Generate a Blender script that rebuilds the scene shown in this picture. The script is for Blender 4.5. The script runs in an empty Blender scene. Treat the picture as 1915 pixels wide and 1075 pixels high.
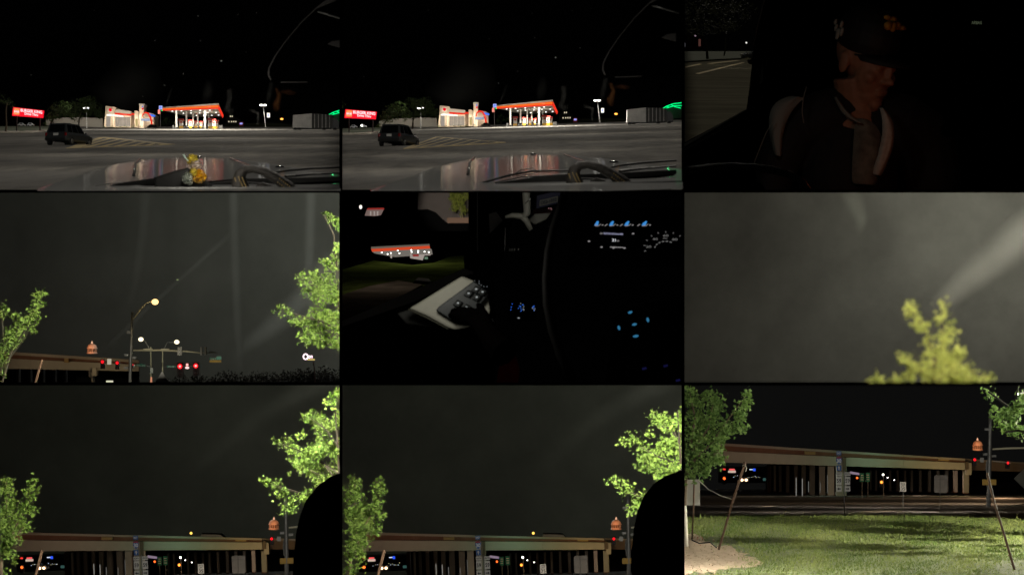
import bpy, bmesh, math, random
from mathutils import Vector, Matrix, Euler

# ------------------------------------------------------------------ camera
S = bpy.context.scene
COL = S.collection
W_PX, H_PX = 1915.0, 1075.0
T = 0.2                                   # tangent of half the horizontal view
KH = T / (W_PX / 2)
KV = (574.0 / H_PX) / 512.0 * T
cam_d = bpy.data.cameras.new('camera')
cam = bpy.data.objects.new('camera', cam_d)
COL.objects.link(cam)
cam.rotation_euler = (math.pi / 2, 0, 0)
cam_d.sensor_fit = 'HORIZONTAL'
cam_d.sensor_width = 36
cam_d.lens = 36 / (2 * T)
cam_d.clip_start = 0.1
cam_d.clip_end = 5000
cam_d.dof.use_dof = True
cam_d.dof.focus_distance = 34
cam_d.dof.aperture_fstop = 12.5
S.camera = cam

# ------------------------------------------------------------------ world, dim sun added for the lots, exposure
wd = bpy.data.worlds.new('World')
S.world = wd
wd.use_nodes = True
_n = wd.node_tree.nodes
_sky = _n.new('ShaderNodeTexSky')
_sky.sky_type = 'NISHITA'
_sky.sun_disc = False
_sky.sun_elevation = math.radians(56)
_sky.sun_rotation = math.radians(0)
wd.node_tree.links.new(_sky.outputs[0], _n['Background'].inputs[0])
_n['Background'].inputs[1].default_value = 0.0008
_sl = bpy.data.lights.new('sun', 'SUN')
_sl.energy = 0.75
_sl.angle = math.radians(8)
_sl.color = (1, .93, .82)
_so = bpy.data.objects.new('sun', _sl)
_so.rotation_euler = (Vector((-math.sin(math.radians(0)) * math.cos(math.radians(56)), -math.cos(math.radians(0)) * math.cos(math.radians(56)), -math.sin(math.radians(56))))).to_track_quat('-Z', 'Y').to_euler()
COL.objects.link(_so)
S.view_settings.view_transform = 'Standard'
S.view_settings.look = 'None'
S.view_settings.exposure = 0
S.view_settings.gamma = 1
S.cycles.use_denoising = True
S.cycles.max_bounces = 6
S.cycles.transparent_max_bounces = 16
S.cycles.caustics_reflective = False
S.cycles.caustics_refractive = False

R = random.Random(7)

# ------------------------------------------------------------------ helpers
def V(px, py, y):
    return Vector(((px - W_PX / 2) * KH * y, y, (H_PX / 2 - py) * KV * y))

BND = {}
for r_ in range(3):
    for c_ in range(3):
        BND[r_ * 3 + c_ + 1] = (640 * c_, 640 * c_ + 635, 360 * r_, 360 * r_ + 355)

class Pan:
    def __init__(s, idx, hor=0.0, H=1.6, q=None):
        s.i, s.hor, s.H = idx, hor, H
        s.q = q or (lambda x, y: (x, y))
    def pt(s, px, py, y):
        a, b = s.q(px, py)
        return V(a, b, y)
    def gy(s, py):
        return s.H / ((py - s.hor) * KV)
    def g(s, px, py, lift=0.0):
        p = s.pt(px, py, s.gy(py))
        p.z += lift
        return p

REG = []
MATS = {}

def lin(c):
    return tuple((x / 12.92 if x <= 0.04045 else ((x + 0.055) / 1.055) ** 2.4) for x in c)

def mat(name, col, rough=0.6, metal=0.0, noise=0.0, nscale=8.0, bump=0.0, coat=0.0, spec=0.5, sub=None):
    if name in MATS:
        return MATS[name]
    m = bpy.data.materials.new(name)
    m.use_nodes = True
    nt = m.node_tree
    b = nt.nodes['Principled BSDF']
    b.inputs['Base Color'].default_value = (*col, 1)
    b.inputs['Roughness'].default_value = rough
    b.inputs['Metallic'].default_value = metal
    b.inputs['Specular IOR Level'].default_value = spec
    if coat:
        b.inputs['Coat Weight'].default_value = coat
        b.inputs['Coat Roughness'].default_value = 0.06
    if noise or bump:
        tc = nt.nodes.new('ShaderNodeTexCoord')
        n1 = nt.nodes.new('ShaderNodeTexNoise')
        n1.inputs['Scale'].default_value = nscale
        n1.inputs['Detail'].default_value = 6
        n1.inputs['Roughness'].default_value = 0.65
        nt.links.new(tc.outputs['Object'], n1.inputs['Vector'])
        if noise:
            mx = nt.nodes.new('ShaderNodeMix')
            mx.data_type = 'RGBA'
            mp = nt.nodes.new('ShaderNodeMapRange')
            mp.inputs[1].default_value = 0.3
            mp.inputs[2].default_value = 0.7
            nt.links.new(n1.outputs['Fac'], mp.inputs[0])
            nt.links.new(mp.outputs[0], mx.inputs[0])
            lo = tuple(max(0, x * (1 - noise)) for x in col)
            hi = tuple(min(1, x * (1 + noise)) for x in col)
            if sub:
                hi = sub
            mx.inputs[6].default_value = (*lo, 1)
            mx.inputs[7].default_value = (*hi, 1)
            nt.links.new(mx.outputs[2], b.inputs['Base Color'])
        if bump:
            bp = nt.nodes.new('ShaderNodeBump')
            bp.inputs['Strength'].default_value = bump
            bp.inputs['Distance'].default_value = 0.02
            nt.links.new(n1.outputs['Fac'], bp.inputs['Height'])
            nt.links.new(bp.outputs[0], b.inputs['Normal'])
    MATS[name] = m
    return m

def emi(name, col, st=1.0, sample=False):
    if name in MATS:
        return MATS[name]
    m = bpy.data.materials.new(name)
    m.use_nodes = True
    nt = m.node_tree
    nt.nodes.remove(nt.nodes['Principled BSDF'])
    e = nt.nodes.new('ShaderNodeEmission')
    e.inputs[0].default_value = (*col, 1)
    e.inputs[1].default_value = st
    nt.links.new(e.outputs[0], nt.nodes['Material Output'].inputs[0])
    if not sample:
        m.cycles.emission_sampling = 'NONE'
    MATS[name] = m
    return m

def leafmat(name, c1, c2, trans=0.35):
    if name in MATS:
        return MATS[name]
    m = bpy.data.materials.new(name)
    m.use_nodes = True
    nt = m.node_tree
    b = nt.nodes['Principled BSDF']
    at = nt.nodes.new('ShaderNodeAttribute')
    at.attribute_name = 'tone'
    mx = nt.nodes.new('ShaderNodeMix')
    mx.data_type = 'RGBA'
    mx.inputs[6].default_value = (*c1, 1)
    mx.inputs[7].default_value = (*c2, 1)
    nt.links.new(at.outputs['Fac'], mx.inputs[0])
    nt.links.new(mx.outputs[2], b.inputs['Base Color'])
    b.inputs['Roughness'].default_value = 0.6
    b.inputs['Specular IOR Level'].default_value = 0.15
    tr = nt.nodes.new('ShaderNodeBsdfTranslucent')
    nt.links.new(mx.outputs[2], tr.inputs[0])
    ms = nt.nodes.new('ShaderNodeMixShader')
    ms.inputs[0].default_value = trans
    nt.links.new(b.outputs[0], ms.inputs[1])
    nt.links.new(tr.outputs[0], ms.inputs[2])
    nt.links.new(ms.outputs[0], nt.nodes['Material Output'].inputs[0])
    MATS[name] = m
    return m

def smear_glare_mat(name, dens, col=(0.8, 0.8, 0.75), nscale=3.0, back=0.5):
    """thin film for smudges and for painted glare and reflections: mostly clear, scatters some light; edges thin out, grain streaky"""
    if name in MATS:
        return MATS[name]
    m = bpy.data.materials.new(name)
    m.use_nodes = True
    nt = m.node_tree
    nt.nodes.remove(nt.nodes['Principled BSDF'])
    uv = nt.nodes.new('ShaderNodeAttribute')
    uv.attribute_name = 'film'
    tc = nt.nodes.new('ShaderNodeTexCoord')
    nz = nt.nodes.new('ShaderNodeTexNoise')
    nz.inputs['Scale'].default_value = nscale
    nz.inputs['Detail'].default_value = 4
    nt.links.new(tc.outputs['Object'], nz.inputs['Vector'])
    mu = nt.nodes.new('ShaderNodeMath')
    mu.operation = 'MULTIPLY'
    nt.links.new(uv.outputs['Fac'], mu.inputs[0])
    nt.links.new(nz.outputs['Fac'], mu.inputs[1])
    mu2 = nt.nodes.new('ShaderNodeMath')
    mu2.operation = 'MULTIPLY'
    mu2.inputs[1].default_value = dens * 2
    nt.links.new(mu.outputs[0], mu2.inputs[0])
    tp = nt.nodes.new('ShaderNodeBsdfTransparent')
    df = nt.nodes.new('ShaderNodeBsdfDiffuse')
    df.inputs[0].default_value = (*col, 1)
    tl = nt.nodes.new('ShaderNodeBsdfTranslucent')
    tl.inputs[0].default_value = (*col, 1)
    m1 = nt.nodes.new('ShaderNodeMixShader')
    m1.inputs[0].default_value = back
    nt.links.new(df.outputs[0], m1.inputs[1])
    nt.links.new(tl.outputs[0], m1.inputs[2])
    m2 = nt.nodes.new('ShaderNodeMixShader')
    nt.links.new(mu2.outputs[0], m2.inputs[0])
    nt.links.new(tp.outputs[0], m2.inputs[1])
    nt.links.new(m1.outputs[0], m2.inputs[2])
    nt.links.new(m2.outputs[0], nt.nodes['Material Output'].inputs[0])
    MATS[name] = m
    return m

class MB:
    def __init__(s):
        s.v, s.f = [], []
    def add(s, vs, fs):
        o = len(s.v)
        s.v += [tuple(p) for p in vs]
        s.f += [tuple(i + o for i in f) for f in fs]
        return s
    def quad(s, *p):
        return s.add(p, [tuple(range(len(p)))])
    def hexa(s, p):
        return s.add(p, [(0, 1, 2, 3), (7, 6, 5, 4), (0, 4, 5, 1), (1, 5, 6, 2), (2, 6, 7, 3), (3, 7, 4, 0)])
    def box(s, c, d, rz=0.0):
        x, y, z = d[0] / 2, d[1] / 2, d[2] / 2
        ca, sa = math.cos(rz), math.sin(rz)
        ps = []
        for k in (-z, z):
            for a, b in ((-x, -y), (x, -y), (x, y), (-x, y)):
                ps.append((c[0] + a * ca - b * sa, c[1] + a * sa + b * ca, c[2] + k))
        return s.hexa(ps)
    def prism(s, front, ext):
        n = len(front)
        e = Vector(ext)
        vs = [Vector(p) for p in front] + [Vector(p) + e for p in front]
        fs = [tuple(range(n)), tuple(range(2 * n - 1, n - 1, -1))]
        for i in range(n):
            j = (i + 1) % n
            fs.append((i, i + n, j + n, j))
        return s.add(vs, fs)
    def tube(s, path, rad, n=8):
        path = [Vector(p) for p in path]
        if not isinstance(rad, (list, tuple)):
            rad = [rad] * len(path)
        vs, fs = [], []
        for i, p in enumerate(path):
            t = (path[min(i + 1, len(path) - 1)] - path[max(i - 1, 0)])
            t = t.normalized() if t.length else Vector((0, 0, 1))
            up = Vector((0, 1, 0)) if abs(t.y) < 0.9 else Vector((1, 0, 0))
            a = t.cross(up).normalized()
            b = t.cross(a).normalized()
            for k in range(n):
                w = 2 * math.pi * k / n
                vs.append(p + (a * math.cos(w) + b * math.sin(w)) * rad[i])
        for i in range(len(path) - 1):
            for k in range(n):
                k2 = (k + 1) % n
                fs.append((i * n + k, i * n + k2, (i + 1) * n + k2, (i + 1) * n + k))
        fs.append(tuple(range(n - 1, -1, -1)))
        fs.append(tuple(range((len(path) - 1) * n, len(path) * n)))
        return s.add(vs, fs)
    def lathe(s, prof, c=(0, 0, 0), n=20):
        vs, fs = [], []
        for r, z in prof:
            for k in range(n):
                w = 2 * math.pi * k / n
                vs.append((c[0] + r * math.cos(w), c[1] + r * math.sin(w), c[2] + z))
        for i in range(len(prof) - 1):
            for k in range(n):
                k2 = (k + 1) % n
                fs.append((i * n + k, i * n + k2, (i + 1) * n + k2, (i + 1) * n + k))
        fs.append(tuple(range(n - 1, -1, -1)))
        fs.append(tuple(range((len(prof) - 1) * n, len(prof) * n)))
        return s.add(vs, fs)
    def ell(s, c, r, n=14, rot=None):
        m = n // 2
        vs, fs = [], []
        for i in range(1, m):
            a = math.pi * i / m
            for k in range(n):
                w = 2 * math.pi * k / n
                p = Vector((r[0] * math.sin(a) * math.cos(w), r[1] * math.sin(a) * math.sin(w), r[2] * math.cos(a)))
                if rot:
                    p = rot @ p
                vs.append(p + Vector(c))
        tp = Vector((0, 0, r[2])); bt = Vector((0, 0, -r[2]))
        if rot:
            tp, bt = rot @ tp, rot @ bt
        vs += [tp + Vector(c), bt + Vector(c)]
        t, b = len(vs) - 2, len(vs) - 1
        for i in range(m - 2):
            for k in range(n):
                k2 = (k + 1) % n
                fs.append((i * n + k, (i + 1) * n + k, (i + 1) * n + k2, i * n + k2))
        for k in range(n):
            k2 = (k + 1) % n
            fs.append((t, k, k2))
            fs.append((b, (m - 2) * n + k2, (m - 2) * n + k))
        return s.add(vs, fs)
    # pixel-plan helpers
    def pp(s, P, pts, y, depth):
        return s.prism([P.pt(a, b, y) for a, b in pts], (0, depth, 0))
    def ptube(s, P, pts, y, r, n=8):
        path = [P.pt(p[0], p[1], p[2] if len(p) > 2 else y) for p in pts]
        if isinstance(r, (list, tuple)):
            rr = [q * KH * p.y for q, p in zip(r, path)]
        else:
            rr = [r * KH * p.y for p in path]
        return s.tube(path, rr, n)
    def prect(s, P, x0, y0, x1, y1, y, depth):
        return s.pp(P, [(x0, y1), (x1, y1), (x1, y0), (x0, y0)], y, depth)
    def build(s, name, m, parent=None, P=None, smooth=False, local=False, bevel=0.0, tone=None, film=None):
        me = bpy.data.meshes.new(name)
        vs = s.v
        if parent is not None and not local:
            iv = wmat(parent).inverted()
            vs = [tuple(iv @ Vector(p)) for p in s.v]
        me.from_pydata(vs, [], s.f)
        me.materials.append(m)
        if smooth:
            me.polygons.foreach_set('use_smooth', [True] * len(me.polygons))
        if tone is not None:
            at = me.attributes.new('tone', 'FLOAT', 'POINT')
            at.data.foreach_set('value', tone)
        if film is not None:
            at = me.attributes.new('film', 'FLOAT', 'POINT')
            at.data.foreach_set('value', film)
        me.update()
        o = bpy.data.objects.new(name, me)
        COL.objects.link(o)
        if parent is not None:
            o.parent = parent
        if bevel:
            md = o.modifiers.new('bevel', 'BEVEL')
            md.width = bevel
            md.segments = 2
            md.limit_method = 'ANGLE'
        if P is not None:
            REG.append((o, P.i))
        return o

def wmat(o):
    m = o.matrix_basis.copy()
    while o.parent:
        o = o.parent
        m = o.matrix_basis @ m
    return m

def tag(o, label, cat, group=None, kind=None):
    o['label'] = label
    if cat:
        o['category'] = cat
    if group:
        o['group'] = group
    if kind:
        o['kind'] = kind
    return o

def thing(name, label, cat, loc=(0, 0, 0), rz=0.0, sc=1.0, group=None, ry=0.0):
    o = bpy.data.objects.new(name, None)
    COL.objects.link(o)
    o.location = loc
    o.rotation_euler = (0, ry, rz)
    o.scale = (sc, sc, sc)
    o.empty_display_size = 0.1
    return tag(o, label, cat, group)

def struct(o):
    o['kind'] = 'structure'
    return o

def stuff(o):
    o['kind'] = 'stuff'
    return o

def text(body, P, x0, y0, x1, y1, y, m, parent, name='lettering', skew=0.0, thick=0.0):
    """lettering fitted into a pixel box at depth y; skew = rows dropped from left to right"""
    cu = bpy.data.curves.new('t', 'FONT')
    cu.body = body
    cu.offset = 0.022
    ob = bpy.data.objects.new('t', cu)
    COL.objects.link(ob)
    bpy.context.view_layer.update()
    me = bpy.data.meshes.new_from_object(ob.evaluated_get(bpy.context.evaluated_depsgraph_get()))
    bpy.data.objects.remove(ob)
    bpy.data.curves.remove(cu)
    xs = [v.co.x for v in me.vertices]
    ys = [v.co.y for v in me.vertices]
    ax, bx, ay, by = min(xs), max(xs), min(ys), max(ys)
    iv = wmat(parent).inverted() if parent else Matrix()
    for v in me.vertices:
        u = (v.co.x - ax) / max(bx - ax, 1e-6)
        w = (v.co.y - ay) / max(by - ay, 1e-6)
        p = P.pt(x0 + u * (x1 - x0), y1 + w * (y0 - y1) + skew * u, y)
        v.co = iv @ p
    me.materials.append(m)
    for p in me.polygons:
        p.material_index = 0
    o = bpy.data.objects.new(name, me)
    COL.objects.link(o)
    o.parent = parent
    REG.append((o, P.i))
    return o

def point(P, px, py, y, w, col=(1, 1, 1), rad=0.1, name='lamp_fill_light'):  # many have no fixture and are added to brighten a view
    l = bpy.data.lights.new(name, 'POINT')
    l.energy = w
    l.color = col
    l.shadow_soft_size = rad
    o = bpy.data.objects.new(name, l)
    o.location = P.pt(px, py, y)
    COL.objects.link(o)
    return o

def spot(loc, aim, w, ang, col=(1, 1, 1), blend=0.5, rad=0.05):  # aimed lamp; most are unseen, added to brighten one thing
    l = bpy.data.lights.new('lamp_fill_light', 'SPOT')
    l.energy = w
    l.color = col
    l.spot_size = ang
    l.spot_blend = blend
    l.shadow_soft_size = rad
    o = bpy.data.objects.new('lamp_fill_light', l)
    o.location = loc
    d = Vector(aim) - Vector(loc)
    o.rotation_euler = d.to_track_quat('-Z', 'Y').to_euler()
    COL.objects.link(o)
    return o

def down(P, px, py, y, w, col=(1, .93, .8), ang=150, rad=.3):  # downward lamp, mostly unseen and added for lot and road light
    p = P.pt(px, py, y)
    return spot(p, p + Vector((0, 0, -1)), w, math.radians(ang), col, .35, rad)

def wash(P, px, py, y, w, col=(1, .9, .75), ang=150, rad=.3):  # unseen lamp facing away from the camera, added to brighten fronts
    p = P.pt(px, py, y)
    return spot(p, p + Vector((0, 1, .05)), w, math.radians(ang), col, .35, rad)

# leaf outlines (unit size)
MAPLE = [(0, -.5), (.08, -.18), (.42, -.3), (.3, -.05), (.52, .12), (.22, .16), (.2, .3), (0, .6), (-.2, .3), (-.22, .16), (-.52, .12), (-.3, -.05), (-.42, -.3), (-.08, -.18)]
OVAL = [(0, -.5), (.26, -.15), (.24, .2), (0, .55), (-.24, .2), (-.26, -.15)]

def crown(P, blobs, size, dens, m, parent, seed, shape=MAPLE, name='crown', up=0.35, toward=0.4):
    """blobs: (px, py, radius_x px, radius_y px, y). Leaves fill each blob as ragged sprays."""
    rr = random.Random(seed)
    vs, fs, tone = [], [], []
    x0, x1, y0, y1 = BND[P.i]
    for (bx, by, rx, ry, yy) in blobs:
        k = KH * yy
        n = int(dens * rx * ry)
        nsp = max(3, n // 9)
        for _ in range(nsp):
            # spray centre biased to the outside of the blob
            th = rr.uniform(0, 2 * math.pi)
            ph = math.acos(rr.uniform(-1, 1))
            q = rr.random() ** 0.45
            cx = bx + rx * q * math.sin(ph) * math.cos(th)
            cz = by + ry * q * math.cos(ph)
            cy = yy + rx * k * q * math.sin(ph) * math.sin(th)
            t0 = rr.random()
            for _ in range(9):
                lx = cx + rr.gauss(0, size * 0.75)
                lz = cz + rr.gauss(0, size * 0.75)
                a, b = P.q(lx, lz)
                if P.i % 3 and a > x1 + 2 or a < x0 - 2 and x0 > 0:
                    continue
                if b > y1 + 2 and y1 < 1000 or b < y0 - 2 and y0 > 0:
                    continue
                c = P.pt(lx, lz, cy + rr.gauss(0, size * k * .8))
                s = size * k * rr.uniform(0.6, 1.3)
                nrm = Vector((rr.gauss(0, .6), rr.gauss(0, .5) - toward, rr.gauss(0, .6) + up)).normalized()
                ax = nrm.cross(Vector((rr.gauss(0, 1), rr.gauss(0, 1), rr.gauss(0, 1)))).normalized()
                ay = nrm.cross(ax)
                o = len(vs)
                fold = rr.uniform(-.25, .35)
                for (u, v) in shape:
                    vs.append(c + (ax * u + ay * v + nrm * (abs(u) * fold - v * v * .25)) * s)
                fs.append(tuple(range(o, o + len(shape))))
                tn = min(1, max(0, t0 * .6 + rr.random() * .4))
                tone += [tn] * len(shape)
    b = MB()
    b.v, b.f = [tuple(p) for p in vs], fs
    return b.build(name, m, parent, P, tone=tone)

def smear(P, pts, widths, y, m, name, label, fade=(0.0, 0.0), top=True):
    """smudges, painted light streaks and reflections as ribbons with thin edges (film attribute 0 at the rim)"""
    n = len(pts)
    vs, fs, film = [], [], []
    K = 7
    for i in range(n):
        a = Vector(pts[max(i - 1, 0)]); b = Vector(pts[min(i + 1, n - 1)])
        d = (b - a).normalized()
        nn = Vector((-d.y, d.x))
        e = 1.0
        if i == 0: e = fade[0]
        if i == n - 1: e = fade[1]
        for k in range(K):
            t = k / (K - 1) * 2 - 1
            p = Vector(pts[i]) + nn * widths[i] * t
            vs.append(P.pt(p.x, p.y, y))
            film.append((math.cos(t * math.pi / 2) ** 1.5) * e)
    for i in range(n - 1):
        for k in range(K - 1):
            fs.append((i * K + k, i * K + k + 1, (i + 1) * K + k + 1, (i + 1) * K + k))
    b = MB(); b.v, b.f = [tuple(p) for p in vs], fs
    o = b.build(name, m, None, P, film=film, smooth=True)
    return tag(o, label, 'smear')

# ------------------------------------------------------------------ common materials
BLACK = mat('black_felt', (0.0015, 0.0015, 0.0016), 1.0, spec=0.0)
DARKPL = mat('dark_plastic', (0.02, 0.02, 0.02), 0.45, noise=.3, nscale=60)
DARKRUB = mat('dark_rubber', (0.006, 0.006, 0.006), 0.55)
LEATHER = mat('leather', (0.03, 0.026, 0.022), 0.45, noise=.35, nscale=90, bump=.4)
STEEL = mat('galvanised_steel', (0.22, 0.22, 0.21), 0.45, metal=.35, noise=.25, nscale=3)
ASPHALT = mat('asphalt', (0.14, 0.132, 0.118), 0.85, noise=.5, nscale=.06, bump=.1)
def lotmat(name, base, stain):
    m = mat(name, base, .88, spec=.15)
    nt = m.node_tree; b = nt.nodes['Principled BSDF']
    tc = nt.nodes.new('ShaderNodeTexCoord')
    def nz(sc, det, stretch):
        mp = nt.nodes.new('ShaderNodeMapping'); mp.inputs['Scale'].default_value = stretch
        n = nt.nodes.new('ShaderNodeTexNoise'); n.inputs['Scale'].default_value = sc; n.inputs['Detail'].default_value = det; n.inputs['Roughness'].default_value = .7
        nt.links.new(tc.outputs['Object'], mp.inputs[0]); nt.links.new(mp.outputs[0], n.inputs['Vector'])
        r = nt.nodes.new('ShaderNodeMapRange'); r.inputs[1].default_value = .35; r.inputs[2].default_value = .65
        nt.links.new(n.outputs['Fac'], r.inputs[0]); return r.outputs[0]
    a = nz(.22, 8, (1, .12, 1)); c = nz(.9, 6, (1, .1, 1)); d = nz(.05, 4, (1, .2, 1))
    def mix(f, A, B):
        x = nt.nodes.new('ShaderNodeMix'); x.data_type = 'RGBA'
        nt.links.new(f, x.inputs[0])
        for i, v in ((6, A), (7, B)):
            if isinstance(v, tuple): x.inputs[i].default_value = (*v, 1)
            else: nt.links.new(v, x.inputs[i])
        return x.outputs[2]
    k = mix(a, tuple(q * .22 for q in base), tuple(q * 1.5 for q in base))
    k2 = mix(c, stain, tuple(q * 1.3 for q in base))
    mm = nt.nodes.new('ShaderNodeMix'); mm.data_type = 'RGBA'; mm.blend_type = 'MIX'; mm.inputs[0].default_value = .4
    nt.links.new(k, mm.inputs[6]); nt.links.new(k2, mm.inputs[7])
    m3 = nt.nodes.new('ShaderNodeMix'); m3.data_type = 'RGBA'; m3.blend_type = 'MULTIPLY'; m3.inputs[0].default_value = .55
    nt.links.new(mm.outputs[2], m3.inputs[6]); 
    cr = nt.nodes.new('ShaderNodeCombineColor')
    for i in range(3): nt.links.new(d, cr.inputs[i])
    nt.links.new(cr.outputs[0], m3.inputs[7])
    nt.links.new(m3.outputs[2], b.inputs['Base Color'])
    return m
LOT = lotmat('lot_asphalt', (.16, .15, .132), (.03, .03, .03))
CONC = mat('concrete', (0.34, 0.3, 0.25), 0.85, noise=.22, nscale=.25)
CONCD = mat('concrete_brown_shade', (0.16, 0.075, 0.05), 0.85, noise=.25, nscale=.3)  # brown also carries the shade under the deck overhang
WHITEP = mat('white_paint', (0.72, 0.71, 0.67), 0.5, noise=.1, nscale=2)
BARK = mat('bark', (0.1, 0.075, 0.05), 0.9, noise=.4, nscale=20)
BULB = emi('bulb_white', (1, .97, .9), 6.0)
BULBW = emi('bulb_warm', (1, .72, .3), 7.0)
REDL = emi('signal_red', (1, .008, .015), 1.6)
REDC = emi('signal_red_core', (1, .4, .36), 1.5)
ORL = emi('signal_orange', (1, .13, .02), 2.5)
GRL = emi('neon_green', (.0, .75, .18), 1.6)
BLUEL = emi('lit_blue', (.05, .18, .8), 1.2)
WLIT = emi('lit_white', (1, .95, .85), 1.3)

# ================================================================== THE SETTING: black partitions and nine night skies
Y0, Y1 = 9.0, 1100.0
ID = Pan(0)
def wedge(x0, x1, y0, y1, ya, yb, name, label):
    b = MB()
    ps = []
    for yy in (ya, yb):
        ps += [V(x0, y1, yy), V(x1, y1, yy), V(x1, y0, yy), V(x0, y0, yy)]
    b.add(ps, [(0, 1, 2, 3), (7, 6, 5, 4), (0, 4, 5, 1), (1, 5, 6, 2), (2, 6, 7, 3), (3, 7, 4, 0)])
    o = struct(b.build(name, BLACK))
    o['label'] = label
    return o
wedge(635, 640, -20, 1375, Y0, Y1, 'partition', 'thin black upright partition beside the leftmost column of night views')
wedge(1275, 1280, -20, 1375, Y0, Y1, 'partition', 'thin black upright partition beside the rightmost column of night views')
wedge(-400, 2315, 355, 360, Y0, Y1, 'partition', 'thin black level partition under the top row of night views')
wedge(-400, 2315, 715, 720, Y0, Y1, 'partition', 'thin black level partition above the bottom row of night views')
wedge(1277, 2000, 715.5, 719.5, 2.95, Y0 - .002, 'ledge', 'thin black ledge carrying the blurred treetop')

def skymat(name, albedo, em=0.0, emcol=(1, 1, 1), cloud=.25, sc=.02):
    m = mat(name, albedo, 1.0, noise=cloud, nscale=sc, spec=0.0)
    b = m.node_tree.nodes['Principled BSDF']
    b.inputs['Emission Color'].default_value = (*emcol, 1)
    b.inputs['Emission Strength'].default_value = em
    m.cycles.emission_sampling = 'NONE'
    return m
SKIES = {
    1: (950, skymat('sky_black', (.02, .02, .02), .0007, (1, 1, 1))),
    2: (950, skymat('sky_black', (.02, .02, .02))),
    3: (700, skymat('sky_black_b', (.004, .004, .004), .0003)),
    4: (760, skymat('sky_hazy', (.1, .102, .088), .0018, (1, 1, .8))),
    5: (330, skymat('sky_black_c', (.004, .004, .004), .0002)),
    6: (14, skymat('sky_hazy_near', (.1, .1, .085), .004, (1, .8, .6), cloud=.3, sc=1.6)),
    7: (1040, skymat('sky_hazy_far', (.1, .102, .085), .002, (1, 1, .8))),
    8: (1040, skymat('sky_hazy_far', (.1, .102, .085))),
    9: (1040, skymat('sky_grey_black', (.02, .02, .02), .0035, (1, 1, .95))),
}
NAMES = {1: 'over the gas station with the candy wrapper on the dash', 2: 'over the gas station in the top middle view', 3: 'outside the car window beside the man in a cap',
         4: 'with hazy glow behind the red traffic signals', 5: 'outside the truck window in the centre view', 6: 'grey with glow around the blurred treetop',
         7: 'over the overpass in the bottom corner view', 8: 'over the overpass in the bottom middle view', 9: 'over the overpass with the lit lawn'}
for i, (yy, m) in SKIES.items():
    x0, x1, y0, y1 = BND[i]
    ax0 = x0 - 2 if x0 > 0 else -500
    ax1 = x1 + 2 if x1 < 1900 else 2400
    ay0 = y0 - 2 if y0 > 0 else -400
    ay1 = y1 + 2 if y1 < 1000 else 1400
    b = MB()
    b.quad(V(ax0, ay1, yy), V(ax1, ay1, yy), V(ax1, ay0, yy), V(ax0, ay0, yy))
    o = struct(b.build('sky', m))
    o['label'] = 'dark night sky ' + NAMES[i]

# ================================================================== cars
CARPAINT = mat('car_paint_black', (.05, .055, .058), .3, metal=.2, coat=1.0)
CARWHITE = mat('car_paint_white', (.7, .7, .7), .3, coat=1.0)
CARGLASS = mat('car_glass', (.006, .007, .008), .06, coat=.5)
TYRE = mat('tyre', (.012, .012, .012), .8)
RIM = mat('rim', (.3, .3, .3), .35, metal=.8)
PLATE = mat('licence_plate', (.7, .7, .68), .5)
REDPL = mat('red_lens', (.25, .01, .01), .2)
CHROME = mat('chrome', (.6, .6, .6), .12, metal=1.0)
CLEARL = mat('clear_lens', (.6, .6, .62), .12)

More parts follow.
